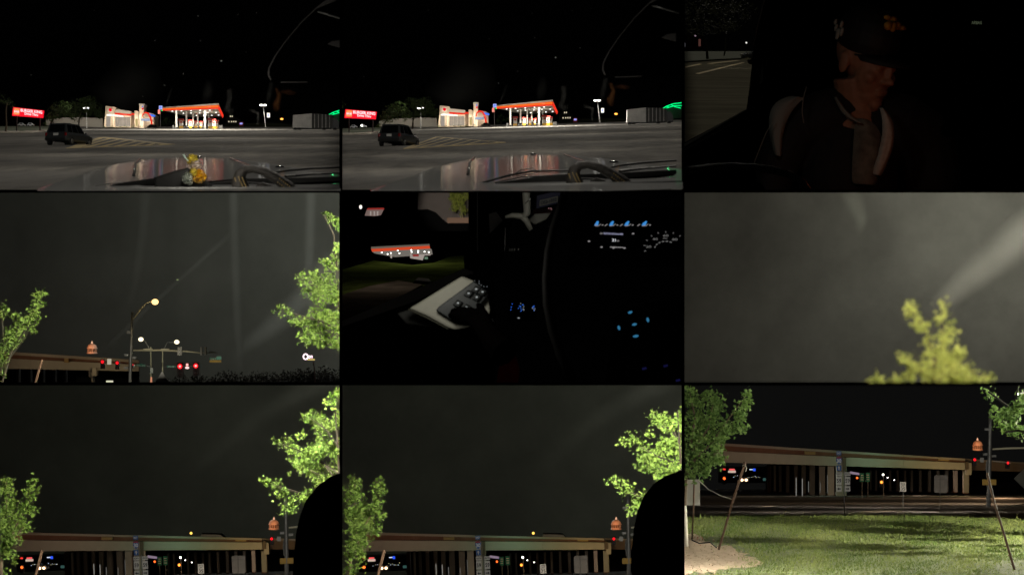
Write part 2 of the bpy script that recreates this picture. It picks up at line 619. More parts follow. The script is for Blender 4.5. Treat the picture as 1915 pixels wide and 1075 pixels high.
def car(t, P, L=4.7, Wd=1.9, Hh=1.75, paint=CARPAINT, boxy=True, plate=True, lamps=False):
    """local metres: x right, y forward (rear at 0), z up"""
    w = Wd / 2
    b = MB()
    secs = [(0.0, w * .86, .42, .78), (.12, w * .97, .34, .98), (.9, w, .3, 1.0), (L - 1.4, w, .3, 1.0), (L - .35, w * .95, .32, .92), (L, w * .8, .4, .72)]
    n = 8
    vs = []
    for (y, hw, zb, zt) in secs:
        vs += [(-hw * .9, y, zb), (hw * .9, y, zb), (hw, y, zb + .15), (hw, y, zt - .14), (hw * .92, y, zt), (-hw * .92, y, zt), (-hw, y, zt - .14), (-hw, y, zb + .15)]
    fs = [tuple(range(n - 1, -1, -1)), tuple(range((len(secs) - 1) * n, len(secs) * n))]
    for i in range(len(secs) - 1):
        for k in range(n):
            fs.append((i * n + k, i * n + (k + 1) % n, (i + 1) * n + (k + 1) % n, (i + 1) * n + k))
    b.add(vs, fs)
    b.build('body', paint, t, P, local=True, bevel=.03)
    y0 = .12 if boxy else .9
    # glasshouse
    cb = MB()
    lo, hi = [], []
    ring = [(y0, .92), (L - 1.35, .92)]
    top = [(y0 + (.32 if boxy else .75), .72), (L - 2.25, .74)]
    cb.hexa([(-w * .9, ring[0][0], .96), (w * .9, ring[0][0], .96), (w * .9, ring[1][0], .96), (-w * .9, ring[1][0], .96),
             (-w * top[0][1], top[0][0], Hh), (w * top[0][1], top[0][0], Hh), (w * top[1][1], top[1][0], Hh), (-w * top[1][1], top[1][0], Hh)])
    cb.build('cabin', paint, t, P, local=True, bevel=.04)
    def on(u0, u1, v0, v1, face):
        A = [(-w * .9, ring[0][0], .96), (w * .9, ring[0][0], .96), (w * .9, ring[1][0], .96), (-w * .9, ring[1][0], .96),
             (-w * top[0][1], top[0][0], Hh), (w * top[0][1], top[0][0], Hh), (w * top[1][1], top[1][0], Hh), (-w * top[1][1], top[1][0], Hh)]
        A = [Vector(p) for p in A]
        a, b_, c, d = [A[k] for k in face]
        nrm = (b_ - a).cross(d - a).normalized() * .012
        def f(u, v):
            return a * (1 - u) * (1 - v) + b_ * u * (1 - v) + c * u * v + d * (1 - u) * v
        q = [f(u0, v0) + nrm, f(u1, v0) + nrm, f(u1, v1) + nrm, f(u0, v1) + nrm]
        m_ = MB(); m_.prism(q, -nrm * .9); return m_
    on(.1, .9, .14, .86, (0, 1, 5, 4)).build('rear_window', CARGLASS, t, P, local=True)
    for u0, u1 in ((.05, .3), (.33, .62), (.65, .93)):
        on(u0, u1, .12, .85, (1, 2, 6, 5)).build('side_window', CARGLASS, t, P, local=True)
        on(1 - u1, 1 - u0, .12, .85, (3, 0, 4, 7)).build('side_window', CARGLASS, t, P, local=True)
    on(.08, .92, .1, .9, (2, 3, 7, 6)).build('windshield', CARGLASS, t, P, local=True)
    for y in (.85, L - .95):
        for sx in (-1, 1):
            wh = MB()
            pr = [(.3, -.11), (.34, -.07), (.35, .0), (.34, .07), (.3, .11)]
            k = MB().lathe(pr, n=18)
            wh.add([(sx * (w - .08) + p[2], y + p[0], .35 + p[1]) for p in k.v], k.f)
            wo = wh.build('wheel', TYRE, t, P, local=True, smooth=False)
            rm = MB(); k = MB().lathe([(.21, -.01), (.19, .01)], n=14)
            rm.add([(sx * (w + .035) + p[2], y + p[0], .35 + p[1]) for p in k.v], k.f)
            rm.build('rim', RIM, wo, P, local=True)
    MB().box((0, -.02, .5), (Wd * .9, .14, .2)).build('rear_bumper', DARKPL, t, P, local=True, bevel=.03)
    if plate:
        MB().box((0, .02, .88), (.42, .05, .2)).build('licence_plate', PLATE, t, P, local=True)
    for sx in (-1, 1):
        MB().box((sx * w * .84, .07, .88), (.16, .14, .26)).build('tail_light', REDPL, t, P, local=True, bevel=.02)
        MB().box((sx * w * .72, L - .12, .74), (.34, .3, .15)).build('headlight', BULB if lamps else CLEARL, t, P, local=True, bevel=.02)
        MB().box((sx * (w + .09), L - 1.75, 1.05), (.2, .1, .15)).build('side_mirror', paint, t, P, local=True, bevel=.03)

# ================================================================== TWO GAS-STATION VIEWS
TAN = mat('tan_stucco', (.55, .46, .36), .85, noise=.12, nscale=.6)
TAND = mat('brown_stucco', (.3, .24, .19), .85, noise=.15, nscale=.6)
STORE_GLASS = emi('shop_window_lit', (.9, .8, .68), .35)
REDSTR = emi('red_canopy_band', (1, .045, .02), .9)
ORSTR = emi('orange_canopy_band', (1, .16, .02), .95)
GREYFASC = mat('grey_fascia', (.42, .4, .36), .6)
SOFFIT = mat('canopy_soffit', (.62, .6, .54), .6, noise=.06, nscale=.5)
PUMPW = mat('pump_white', (.7, .66, .6), .5)
PUMPR = mat('pump_red', (.6, .04, .03), .5)
PUMPY = mat('pump_yellow', (.75, .42, .03), .5)
SIGNRED = emi('sign_red', (1, .012, .03), .95, True)
SIGNTXT = emi('sign_text', (1, .85, .88), 1.3)
LOGO_O = emi('logo_orange', (1, .2, .08), 1.0)
YLINE = mat('yellow_road_paint', (.3, .21, .05), .7, noise=.35, nscale=1.2)
GRASSM = mat('grass_flat', (.045, .06, .02), .9, noise=.4, nscale=1.2)
KERB = mat('kerb', (.34, .31, .26), .9, noise=.2, nscale=1)
DTREE = leafmat('leaf_night', (.03, .05, .015), (.09, .13, .04))
GTREE = leafmat('leaf_green', (.03, .07, .015), (.07, .12, .03))
HOOD = mat('hood_paint', (.33, .335, .33), .5, coat=.5, spec=0.0)
WALLW = mat('beige_wall', (.4, .36, .3), .9, noise=.12, nscale=.2)

def station(P, wh, first):
    """wh = words that single this view out; reference pixels are those of the first view"""
    q = P
    # ---- ground sheet
    b = MB()
    rows = [400, 355, 330, 310, 295, 282, 270, 260, 252, 246, 241, 238, 235.5, 233.5]
    xs = [-300, 0, 160, 320, 480, 670] if P.i == 1 else [-30, 0, 160, 320, 480, 700]
    for r in rows:
        for x in xs:
            b.v.append(tuple(q.g(x, r)))
    n = len(xs)
    for i in range(len(rows) - 1):
        for k in range(n - 1):
            b.f.append((i * n + k, i * n + k + 1, (i + 1) * n + k + 1, (i + 1) * n + k))
    o = struct(b.build('parking_lot', LOT, None, P))
    o['label'] = 'worn grey asphalt parking lot ' + wh
    # ---- grass verge with kerb
    b = MB()
    pts = [(-40, 247), (60, 246), (88, 243.5), (100, 240), (100, 236), (-40, 236)]
    b.prism([q.g(x, y) for x, y in pts], (0, 0, .16))
    o = b.build('grass_verge', GRASSM, None, P); struct(o); o['label'] = 'dark grass verge under the drive-through sign ' + wh
    b = MB()
    b.prism([q.g(-40, 249.0), q.g(60, 248.2), q.g(90, 245.4), q.g(90, 244.0), q.g(60, 246.4), q.g(-40, 247.2)], (0, 0, .2))
    o = b.build('kerb', KERB, None, P); struct(o)
    # ---- painted hatching, each stripe a part
    t = thing('road_marking', 'yellow hatched triangle painted on the asphalt ' + wh, 'marking', q.g(210, 268))
    def line(a, c, w=.16):
        A, C = q.g(*a), q.g(*c)
        # widen in picture rows by a thin slab on the ground
        d = (C - A).normalized(); s = Vector((-d.y, d.x, 0)).normalized() * w
        if abs(d.x) > abs(d.y) * .02:
            s = Vector((0, 1, .065)) * (w * 16)
        m_ = MB(); m_.prism([A - s, C - s, C + s, A + s], (0, 0, .012)); return m_
    A, B_, C = (133, 277), (192, 256.5), (321, 270.5)
    line(A, B_).build('stripe', YLINE, t, P)
    line(B_, C).build('stripe', YLINE, t, P)
    line(A, C).build('stripe', YLINE, t, P)
    for f in (.12, .25, .38, .51, .64, .77, .89):
        e = (B_[0] + (C[0] - B_[0]) * f, B_[1] + (C[1] - B_[1]) * f)
        f2 = max(.05, f * 1.02 - .0)
        s = (A[0] + (C[0] - A[0]) * f2, A[1] + (C[1] - A[1]) * f2)
        s = (s[0] - 26 * (1 - f), s[1])
        if s[0] < A[0] + 4: s = (A[0] + 10, 276.3)
        line(s, e, .12).build('stripe', YLINE, t, P)
    # ---- canopy
    yf, yb = 640.0, 672.0
    t = thing('gas_canopy', 'brightly lit gas station canopy with orange and red bands ' + wh, 'canopy', q.g(360, 239))
    FL, FR, BR, BL = (305, 206.2), (407, 203.6), (415.5, 217.5), (352, 218.5)
    b = MB(); b.add([q.pt(*FL, yf), q.pt(*FR, yf), q.pt(*BR, yb), q.pt(*BL, yb),
                     q.pt(FL[0], FL[1] - 1.2, yf), q.pt(FR[0], FR[1] - 1.5, yf), q.pt(BR[0], BR[1] - 1.5, yb), q.pt(BL[0], BL[1] - 1.2, yb)],
                    [(0, 1, 2, 3), (7, 6, 5, 4), (0, 4, 5, 1), (1, 5, 6, 2), (2, 6, 7, 3), (3, 7, 4, 0)])
    b.build('soffit', SOFFIT, t, P)
    b = MB(); b.pp(q, [(303.5, 202.6), (408.5, 196.2), (408.5, 193.0), (304.5, 200.2)], yf - .6, .5)
    b.add([q.pt(408.5, 193, yf - .1), q.pt(409, 193, yf + .3), q.pt(417.5, 214, yb), q.pt(417.5, 216, yb), q.pt(409, 196.2, yf + .3), q.pt(408.5, 196.2, yf - .1)], [(0, 1, 2, 3, 4, 5)])
    b.build('top_band', GREYFASC, t, P)
    b = MB(); b.pp(q, [(303.5, 205.0), (408.2, 200.8), (408.5, 196.2), (303.5, 202.6)], yf - .7, .5)
    b.build('orange_band', ORSTR, t, P)
    b = MB(); b.pp(q, [(303.8, 206.8), (408.0, 203.4), (408.2, 200.8), (303.5, 205.0)], yf - .62, .5)
    b.build('red_band', REDSTR, t, P)
    b = MB(); b.add([q.pt(408.6, 196.3, yf - .1), q.pt(417.6, 215.5, yb), q.pt(416.0, 220.5, yb), q.pt(408.3, 204.0, yf)], [(0, 1, 2, 3)])
    b.add([q.pt(409.2, 196.3, yf + .1), q.pt(418.2, 215.5, yb), q.pt(416.6, 220.5, yb), q.pt(408.9, 204.0, yf)], [(3, 2, 1, 0)])
    b.build('end_band', REDSTR, t, P)
    MB().pp(q, [(388, 200.6), (394, 200.4), (394.5, 197.2), (388.5, 197.4)], yf - .9, .2).build('emblem', LOGO_O, t, P)
    # columns
    for x, top, bot, w, yy in ((329.5, 209, 238.5, 1.5, 636), (348.5, 211.5, 238.5, 1.3, 645), (361, 214, 237.6, 1.0, 655), (369.5, 214, 237.8, 1.0, 657), (383, 209.5, 240.6, 1.7, 634), (390, 212, 236.5, .9, 660)):
        MB().prect(q, x - w, top - 3, x + w, bot, yy, .5).build('column', WHITEP, t, P)
    # lamp discs in the soffit, their light, and an added wash on the columns
    def onsof(u, v):
        a = Vector(FL) * (1 - u) + Vector(FR) * u
        c = Vector(BL) * (1 - u) + Vector(BR) * u
        s = a * (1 - v) + c * v
        return s.x, s.y, yf + (yb - yf) * v
    for u, v in ((.12, .12), (.3, .1), (.48, .12), (.66, .1), (.84, .12), (.2, .45), (.38, .42), (.56, .45), (.74, .42), (.92, .45), (.35, .8), (.55, .78), (.75, .8), (.93, .78)):
        x, y, d = onsof(u, v)
        MB().ell(q.pt(x, y + .3, d), (.17, .17, .09), 8).build('canopy_lamp', BULB, t, P)
    for u, v, w in ((.2, .2, 900), (.5, .2, 1100), (.85, .2, 1200), (.6, .7, 1000)):
        x, y, d = onsof(u, v)
        down(q, x, y + 1.5, d - 9.0, w * 2.4, (1, .93, .78), 165)
        wash(q, x, y + 12, d - 14, w * .8, (1, .93, .78))
    # ---- pumps, each a thing
    pg = 'fuel pumps ' + wh
    pl = [(338.5, 222, 240.6, 5.0, 632, 'fuel pump standing nearest the columnar end of the canopy '), (355.5, 224, 239.4, 3.8, 640, 'second fuel pump from the store side, under the canopy '),
          (366, 225.5, 238.8, 3.2, 648, 'third fuel pump from the store side, under the canopy '), (375.5, 226.5, 238.6, 2.8, 655, 'small fourth fuel pump from the store side, under the canopy '),
          (393.5, 220.5, 241.6, 5.2, 631, 'largest fuel pump beside the thick column '), (400, 222.5, 240.6, 4.2, 640, 'fuel pump just beyond the largest one '), (405.5, 224.5, 240, 3.4, 648, 'farthest fuel pump at the outer end ')]
    for x, top, bot, w, yy, lb in pl:
        t = thing('fuel_pump', (lb + wh), 'fuel pump', q.pt(x, bot, yy), group=pg)
        h = bot - top
        MB().prect(q, x - w * .68, top + h * .2, x + w * .68, bot - h * .28, yy, .6).build('body', PUMPW, t, P)
        MB().prect(q, x - w, top, x + w, top + h * .2, yy - .06, .8).build('topper', PUMPR, t, P)
        MB().prect(q, x - w * .45, top + h * .26, x + w * .45, top + h * .42, yy - .05, .04).build('screen', PUMPR, t, P)
        MB().prect(q, x - w * .75, bot - h * .28, x + w * .75, bot, yy - .03, .7).build('base', PUMPY, t, P)
        for sx in (-1, 1):
            b = MB(); b.ptube(q, [(x + sx * w * .8, top + h * .35), (x + sx * w * 1.15, top + h * .62), (x + sx * w * .8, bot - h * .25)], yy, .35, 5); b.build('hose', DARKRUB, t, P)
    for x, lb in ((323, 'white safety bollard near the first canopy column '), (410, 'white safety bollard by the outer pumps '), (413.5, 'outermost white safety bollard past the pumps ')):
        b = MB(); b.ptube(q, [(x, 240), (x, 234.5), (x + 1.6, 234), (x + 2, 240)], 628, .6, 6)
        tag(b.build('bollard', WHITEP, None, P), lb + wh, 'bollard', 'bollards ' + wh)
    MB_ = MB(); MB_.prect(q, 332, 239.8, 352, 241.4, 630, 1.2)
    tag(MB_.build('pump_island', KERB, None, P), 'low concrete island under the first fuel pump ' + wh, 'island')
    MB_ = MB(); MB_.prect(q, 377, 240.6, 408, 242.4, 628, 1.2)
    tag(MB_.build('pump_island', KERB, None, P), 'low concrete island under the largest fuel pump ' + wh, 'island')
    for x0, x1, lb in ((344, 352, 'dark car nose parked behind the first pump '), (376.5, 382, 'dark car nose parked by the thick column ')):
        t = thing('parked_car', lb + wh, 'car', q.pt((x0 + x1) / 2, 240, 634))
        b = MB(); b.pp(q, [(x0, 240), (x1, 240), (x1, 236.5), (x1 - 2, 234.5), (x0 + 2, 234.5), (x0, 236.5)], 634, 2.5); b.build('body', CARPAINT, t, P)
        MB().prect(q, x0 + 1.2, 234.8, x1 - 1.2, 236.4, 633.9, .05).build('windshield', CARGLASS, t, P)
        for sx in (x0 + 1.2, x1 - 1.2):
            MB().prect(q, sx - .8, 237, sx + .8, 238, 633.8, .2).build('headlight', CLEARL, t, P)
    # ---- restaurant building
    yy = 690.0
    t = thing('restaurant', 'tan stucco fast food restaurant with red band and corner tower ' + wh, 'restaurant', q.pt(240, 238, yy))
    MB().pp(q, [(194, 237.5), (213, 238), (214.5, 200), (197.5, 197.5), (197, 214)], yy, 9).build('entrance_block', TAN, t, P)
    MB().pp(q, [(197.3, 205), (214.5, 206.5), (215.5, 200.2), (197.3, 198)], yy - .4, 9.6).build('parapet_cap', TAN, t, P)
    MB().pp(q, [(213, 238), (244.5, 238), (244.5, 208.5), (214, 204.5)], yy + 1.2, 10).build('dining_wall', TAN, t, P)
    MB().pp(q, [(214.5, 210.5), (245, 213.5), (245, 208), (214.5, 203.8)], yy + .9, .6).build('parapet', GREYFASC, t, P)
    MB().pp(q, [(214.5, 213.8), (245, 216.2), (245, 213.5), (214.5, 210.5)], yy + .7, .6).build('red_band', REDSTR, t, P)
    MB().pp(q, [(244.5, 238), (252, 238), (252, 211), (244.5, 211)], yy + 3, 8).build('recess_wall', TAND, t, P)
    MB().pp(q, [(245, 214.5), (258, 215.0), (258, 212.4), (245, 211.6)], yy + 2.2, .4).build('red_band', REDSTR, t, P)
    MB().pp(q, [(251.5, 238), (259, 238), (259, 209), (256, 207.3), (251.5, 207)], yy + .6, 6).build('side_block', TAN, t, P)
    MB().pp(q, [(260.5, 239), (268.5, 239), (268.8, 195), (260.5, 194.2)], yy - .6, 5).build('tower', TAN, t, P)
    MB().pp(q, [(259.9, 196.4), (269.4, 197), (269.4, 194.0), (259.9, 193.2)], yy - .9, 5.6).build('tower_cap', GREYFASC, t, P)
    MB().prect(q, 265.3, 198, 267.6, 200.5, yy - .75, .12).build('tower_sign', BLUEL, t, P)
    MB().prect(q, 265.3, 201.5, 267.8, 205, yy - .75, .12).build('tower_sign', SIGNRED, t, P)
    MB().pp(q, [(268.5, 238.5), (288, 238), (288, 214), (282, 210.5), (268.5, 210)], yy + 1, 9).build('drive_through_wing', TAN, t, P)
    MB().prect(q, 263, 221.5, 280.5, 226.2, yy - .7, .2).build('blue_banner', mat('blue_banner', (.08, .12, .22), .7), t, P)
    # red arch over the wing
    b = MB(); b.ptube(q, [(265, 220.5), (267, 213), (272, 210.3), (277, 212), (281, 218), (283.5, 227), (284, 236.5)], yy - 1, [1.0, 1.2, 1.4, 1.6, 1.7, 1.6, 1.4], 8); b.build('red_arch', REDSTR, t, P, smooth=True)
    MB().pp(q, [(279, 216.5), (290, 218.5), (290, 215.5), (279, 212.6)], yy - .4, .4).build('blue_awning', BLUEL, t, P)
    MB().prect(q, 200.5, 202, 210, 209.5, yy - .6, .3).build('logo_panel', PUMPW, t, P)
    b = MB(); b.ell(q.pt(206.3, 205.6, yy - .75), (.42, .1, .42), 12); b.build('logo', SIGNRED, t, P)
    for k, (x0, x1) in enumerate(((216, 222.5), (223.2, 229.6), (230.3, 236.6), (237.3, 243.6))):
        w_ = MB().prect(q, x0, 219, x1, 236.5, yy + 1.05, .1).build('window', STORE_GLASS, t, P)
        MB().prect(q, x0 + 2.8, 219, x0 + 3.3, 236.5, yy + .95, .08).build('mullion', TAND, w_, P)
        MB().prect(q, x0, 226.2, x1, 226.7, yy + .92, .08).build('transom', TAND, w_, P)
    MB().prect(q, 199, 217.5, 206.5, 236.8, yy - .1, .1).build('door', STORE_GLASS, t, P)
    MB().prect(q, 208.8, 214, 210.2, 237.5, yy - .5, .3).build('post', TAND, t, P)
    MB().prect(q, 253, 222, 257.5, 236, yy + .5, .1).build('window', emi('door_glow', (1, .78, .35), .5), t, P)
    MB().pp(q, [(199, 216.3), (231, 218.8), (231, 216.3), (205, 212.8), (199, 214)], yy - .5, .15).build('light_strip', WLIT, t, P)
    for x in (205, 224, 240, 256, 276):
        down(q, x, 209, yy - 3.0, 520, (1, .88, .7), 170)
    for x, w in ((208, 260), (232, 300), (264, 280), (282, 160)):
        wash(q, x, 222, yy - 7, w * 4.0, (1, .88, .7))
    for k in range(7):
        x = 196 + k * 13.5 + R.uniform(-2, 2)
        tb = crown(P, [(x, 236.5, 3.4, 1.6, yy - 4)], 1.0, 9, DTREE, None, 40 + k, OVAL, 'shrub')
        tag(tb, ['first', 'second', 'third', 'fourth', 'fifth', 'sixth', 'seventh'][k] + ' small shrub from the verge end along the restaurant wall ' + wh, 'shrub', 'wall shrubs ' + wh)
    # car waiting at the drive-through
    t = thing('waiting_car', 'low dark car waiting beside the red arch ' + wh, 'car', q.pt(284, 238, 676))
    b = MB(); b.pp(q, [(275, 238), (292, 238), (292, 235), (289.5, 232.6), (281, 232.3), (277, 234.6), (275, 236)], 676, 1.8); b.build('body', CARPAINT, t, P)
    MB().pp(q, [(278.5, 234.9), (288.5, 234.9), (287.8, 233), (281.3, 232.9)], 675.9, .05).build('window', CARGLASS, t, P)
    for x in (278.5, 288.5):
        k = MB().ell(q.pt(x, 237.6, 675.8), (.17, .1, .17), 8); k.build('wheel', TYRE, t, P)
    # ---- price sign
    t = thing('price_sign', 'small lit pole sign in blue, red and green beside the canopy ' + wh, 'sign', q.pt(299.5, 236, 700))
    MB().prect(q, 299, 210, 300.4, 237, 700.3, .2).build('pole', STEEL, t, P)
    MB().prect(q, 297.2, 197.6, 303.4, 204.4, 700, .25).build('blue_panel', emi('sign_blue_white', (.45, .5, 1), 1.0), t, P)
    text('B', q, 298.4, 198.6, 302.2, 203.2, 699.9, BLUEL, t)
    MB().prect(q, 295.4, 204.8, 299.6, 212.8, 700, .25).build('red_panel', emi('sign_red_white', (1, .3, .22), 1.0), t, P)
    b = MB(); b.ell(q.pt(303, 206.4, 699.8), (.2, .1, .2), 8); b.build('green_lamp', GRL, t, P)
    # ---- trees behind
    def tree(blobs, trunk, lb, size, dens, m, seed):
        t = thing('tree', lb, 'tree', q.pt(trunk[0][0], trunk[0][1], trunk[0][2]))
        b = MB(); b.ptube(q, [p[:3] for p in trunk], 0, [p[3] for p in trunk], 7); b.build('trunk', BARK, t, P)
        crown(P, blobs, size, dens, m, t, seed, OVAL)
    tree([(311, 226, 9, 8, 705), (321, 229, 7, 6, 708), (304, 230, 5, 5, 706)], [(312, 238, 705, 1), (312, 230, 705, .6)], 'rounded green tree between the restaurant and the canopy ' + wh, 1.6, 2.2, GTREE, 3 + P.i)
    tree([(108, 208, 18, 17, 470), (122, 200, 15, 14, 474), (98, 220, 13, 8, 468), (130, 214, 14, 12, 470)], [(92, 243, 468, 2), (96, 228, 469, 1.6), (108, 214, 470, 1)], 'dark spreading tree behind the parked minivan, next to the sign ' + wh, 2.4, 2.6, DTREE, 13 + P.i)
    tree([(150, 200, 22, 20, 500), (175, 205, 18, 17, 505), (165, 190, 16, 10, 503), (188, 214, 9, 9, 505), (144, 216, 12, 8, 500)], [(147, 240, 500, 1.8), (148, 225, 500, 1.4), (152, 208, 500, 1)], 'tall dark tree in front of the beige wall ' + wh, 2.4, 2.6, DTREE, 23 + P.i)
    wash(q, 110, 205, 440, 1500, (.95, 1, .85))
    wash(q, 165, 200, 470, 1500, (.95, 1, .85))
    # beige wall behind
    b = MB(); b.pp(q, [(86, 234), (192, 238), (192, 221), (140, 219), (100, 221), (86, 224)], 760, .5)
    tag(b.build('long_wall', WALLW, None, P), 'long low beige wall behind the dark trees ' + wh, 'wall')
    wash(q, 128, 212, 735, 5000, (1, .95, .85))
    wash(q, 178, 212, 735, 3000, (1, .95, .85))
    # white cars far left
    for x, lb in ((40, 'white pickup parked far behind the grass verge '), (57, 'pale car parked far behind the grass verge beside the sign post ')):
        t = thing('parked_car', lb + wh, 'car', q.pt(x, 235, 700))
        b = MB(); b.pp(q, [(x - 7, 234.6), (x + 6, 234.6), (x + 6, 232), (x + 3, 231.6), (x + 1.5, 229.2), (x - 4, 229.2), (x - 5, 232), (x - 7, 232.4)], 700, 1.8); b.build('body', CARWHITE, t, P)
        MB().pp(q, [(x - 3.6, 231.8), (x + 1.8, 231.8), (x + 1.0, 229.8), (x - 3.2, 229.8)], 699.9, .05).build('window', CARGLASS, t, P)
        for dx in (-4, 3.4):
            k = MB().ell(q.pt(x + dx, 234.5, 699.8), (.2, .1, .2), 8); k.build('wheel', TYRE, t, P)
    wash(q, 46, 222, 690, 420, (1, .98, .95))
    # ---- drive-through sign
    yy = 470.0
    t = thing('drive_through_sign', 'red lit drive-through sign with white lettering on posts ' + wh, 'sign', q.pt(50, 246, yy))
    MB().pp(q, [(22.5, 216.0), (79.5, 220.2), (81.5, 206.6), (24.5, 200.2)], yy, .8).build('sign_box', SIGNRED, t, P)
    MB().pp(q, [(24.6, 214.0), (36, 215.0), (37, 202.6), (26, 201.5)], yy - .06, .05).build('logo_panel', LOGO_O, t, P)
    text('BURGER', q, 26.5, 206.4, 36, 210.0, yy - .12, SIGNTXT, t, skew=.9)
    b = MB(); b.ptube(q, [(27, 205.6), (31, 203.8), (36, 206.4)], yy - .1, .55, 6); b.build('bun_curve', emi('bun', (1, .45, .1), 1.1), t, P)
    b = MB(); b.ptube(q, [(26.6, 211.0), (31, 213), (35.6, 212)], yy - .1, .55, 6); b.build('bun_curve', MATS['bun'], t, P)
    text('BURGER KING', q, 38.5, 203.0, 79.0, 208.6, yy - .12, SIGNTXT, t, skew=4.3)
    text('Drive Thru', q, 46, 210.0, 71, 214.6, yy - .12, SIGNTXT, t, skew=2.6)
    for x, y0_ in ((31, 216.6), (74.5, 219.8)):
        MB().prect(q, x - 1.0, y0_, x + 1.0, 247.5, yy + .2, .4).build('post', DARKPL, t, P)
    point(q, 50, 224, yy - 4, 60, (1, .06, .06), .4)
    b = MB(); b.ptube(q, [(10, 252), (12, 235), (11, 205), (14, 190)], 430, [2.3, 1.8, 1.6, 1.0], 8)
    t = thing('tree', 'dark tree trunk at the edge beside the red sign ' + wh, 'tree', q.pt(10, 252, 430))
    b.build('trunk', BARK, t, P)
    crown(P, [(6, 188, 18, 10, 430), (22, 196, 9, 5, 430)], 2.2, 1.2, DTREE, t, 71 + P.i, OVAL)
    sh = crown(P, [(40, 246.5, 12, 2.6, 448)], 1.5, 5, DTREE, None, 81 + P.i, OVAL, 'shrub')
    tag(sh, 'low dark clipped shrub on the verge under the red sign ' + wh, 'shrub')
    sh = crown(P, [(84, 232, 9, 4.5, 480)], 1.6, 3, DTREE, None, 85 + P.i, OVAL, 'hedge')
    tag(sh, 'dark hedge behind the sign post ' + wh, 'hedge')
    # ---- lamp posts
    for x, ytop, ybot, yy, lb, lean in ((492, 195.5, 238, 640, 'tall lit twin-head lamp post beyond the canopy ', 5), (162, 201, 240, 600, 'lit lamp post in front of the dark trees ', 0)):
        t = thing('lamp_post', lb + wh, 'lamp post', q.pt(x + lean, ybot, yy))
        b = MB(); b.ptube(q, [(x + lean, ybot), (x, ytop + 1)], yy, [.75, .5], 8); b.build('pole', STEEL, t, P)
        MB().prect(q, x - 5.5, ytop - .2, x + 5.5, ytop + 1.2, yy, .4).build('arm', STEEL, t, P)
        for dx in (-3.6, 3.2):
            b = MB(); b.ell(q.pt(x + dx, ytop + 1.0, yy - .3), (.42, .3, .2), 10); b.build('lamp_head', BULB, t, P)
        down(q, x, ytop + 3, yy - 3, 4200 if lean else 900, (1, .95, .85), 165)
    t = thing('shop_sign', 'small white square sign mounted on the tall lamp post ' + wh, 'sign', q.pt(502, 220, 640))
    MB().prect(q, 499.2, 211, 504.6, 219.5, 639, .2).build('panel', WLIT, t, P)
    text('R', q, 500.4, 212.4, 503.4, 218.2, 638.8, BLUEL, t)
    # ---- distant bits to the right
    t = thing('street_lamp', 'small orange street lamp glowing beyond the lot ' + wh, 'street lamp', q.pt(527, 236, 800))
    b = MB(); b.ell(q.pt(527, 222.5, 800), (.5, .4, .28), 10); b.build('lamp_head', emi('sodium', (1, .38, .06), 3.0), t, P)
    b = MB(); b.ptube(q, [(527, 236), (527, 223)], 800, .4, 6); b.build('pole', DARKPL, t, P)
    b = MB(); b.pp(q, [(420, 237), (545, 239), (545, 232), (500, 229), (455, 230.5), (420, 231)], 820, 4)
    tag(b.build('far_hedge', mat('far_hedge', (.05, .055, .03), 1, noise=.4, nscale=.4), None, P), 'low dark hedge bank along the far edge of the lot ' + wh, 'hedge')
    t = thing('far_building', 'dark low building with small lit windows beyond the canopy end ' + wh, 'building', q.pt(435, 236, 840))
    MB().pp(q, [(422, 234), (446, 234), (446, 222), (434, 215.5), (426, 216), (422, 220)], 840, 8).build('wall', mat('dark_wall', (.03, .03, .03), .9), t, P)
    for x, y in ((431, 217.6), (434.2, 217.6), (428, 227.5), (433, 227.5), (437, 227.5), (441, 227.6)):
        MB().prect(q, x - .8, y - 1.4, x + .8, y + 1, 839.8, .1).build('window', emi('far_window', (1, .88, .6), .9), t, P)
    t = thing('vending_box', 'small blue and red lit box standing past the canopy ' + wh, 'box', q.pt(451, 236, 760))
    MB().prect(q, 447, 228, 455, 236.2, 760, 1).build('body', mat('vend_red', (.5, .05, .06), .5), t, P)
    MB().prect(q, 448.5, 229.4, 453.5, 232.6, 759.9, .1).build('screen', emi('vend_blue', (.4, .4, 1), .9), t, P)
    # ---- box truck
    yy = 560.0
    t = thing('box_truck', 'grey box truck parked in the dark beyond the lamp post ' + wh, 'truck', q.pt(585, 244, yy))
    MB().pp(q, [(547, 238), (583, 239.5), (583, 212), (548, 215)], yy, 2.6).build('cargo_door', mat('truck_grey', (.75, .73, .7), .7, noise=.2, nscale=.5), t, P)
    MB().pp(q, [(583, 239.5), (622, 239), (622, 214.5), (583, 212)], yy + .2, 2.4).build('cargo_side', mat('truck_dark', (.07, .07, .065), .7, noise=.2, nscale=.5), t, P)
    for k in range(5):
        x = 588 + k * 7
        MB().pp(q, [(x, 238.6), (x + .8, 238.6), (x + .8, 213.6), (x, 213.4)], yy + .1, .1).build('side_rib', MATS['truck_grey'], t, P)
    MB().pp(q, [(622, 240), (634, 240), (634, 229), (629, 221), (622, 220)], yy + .3, 2.2).build('cab', DARKPL, t, P)
    MB().prect(q, 549, 239, 620, 241, yy + .3, 1.5).build('chassis', DARKRUB, t, P)
    for x in (552, 560, 606, 626):
        k = MB().lathe([(.42, -.2), (.48, 0), (.42, .2)], n=14)
        o_ = q.pt(x, 242.0, yy); b = MB(); b.add([(o_.x + p[0] * .9, o_.y + p[2], o_.z + p[1] * .9) for p in k.v], k.f); b.build('wheel', TYRE, t, P)
    spot(q.pt(560, 110, 330), q.pt(585, 228, 560), 130000, math.radians(6), (1, .95, .88), .8, .3)  # unseen spot added to brighten the truck
    # ---- green neon roof
    yy = 720.0
    t = thing('neon_roof', 'dark shop roof outlined in green neon at the edge ' + wh, 'building', q.pt(630, 236, yy))
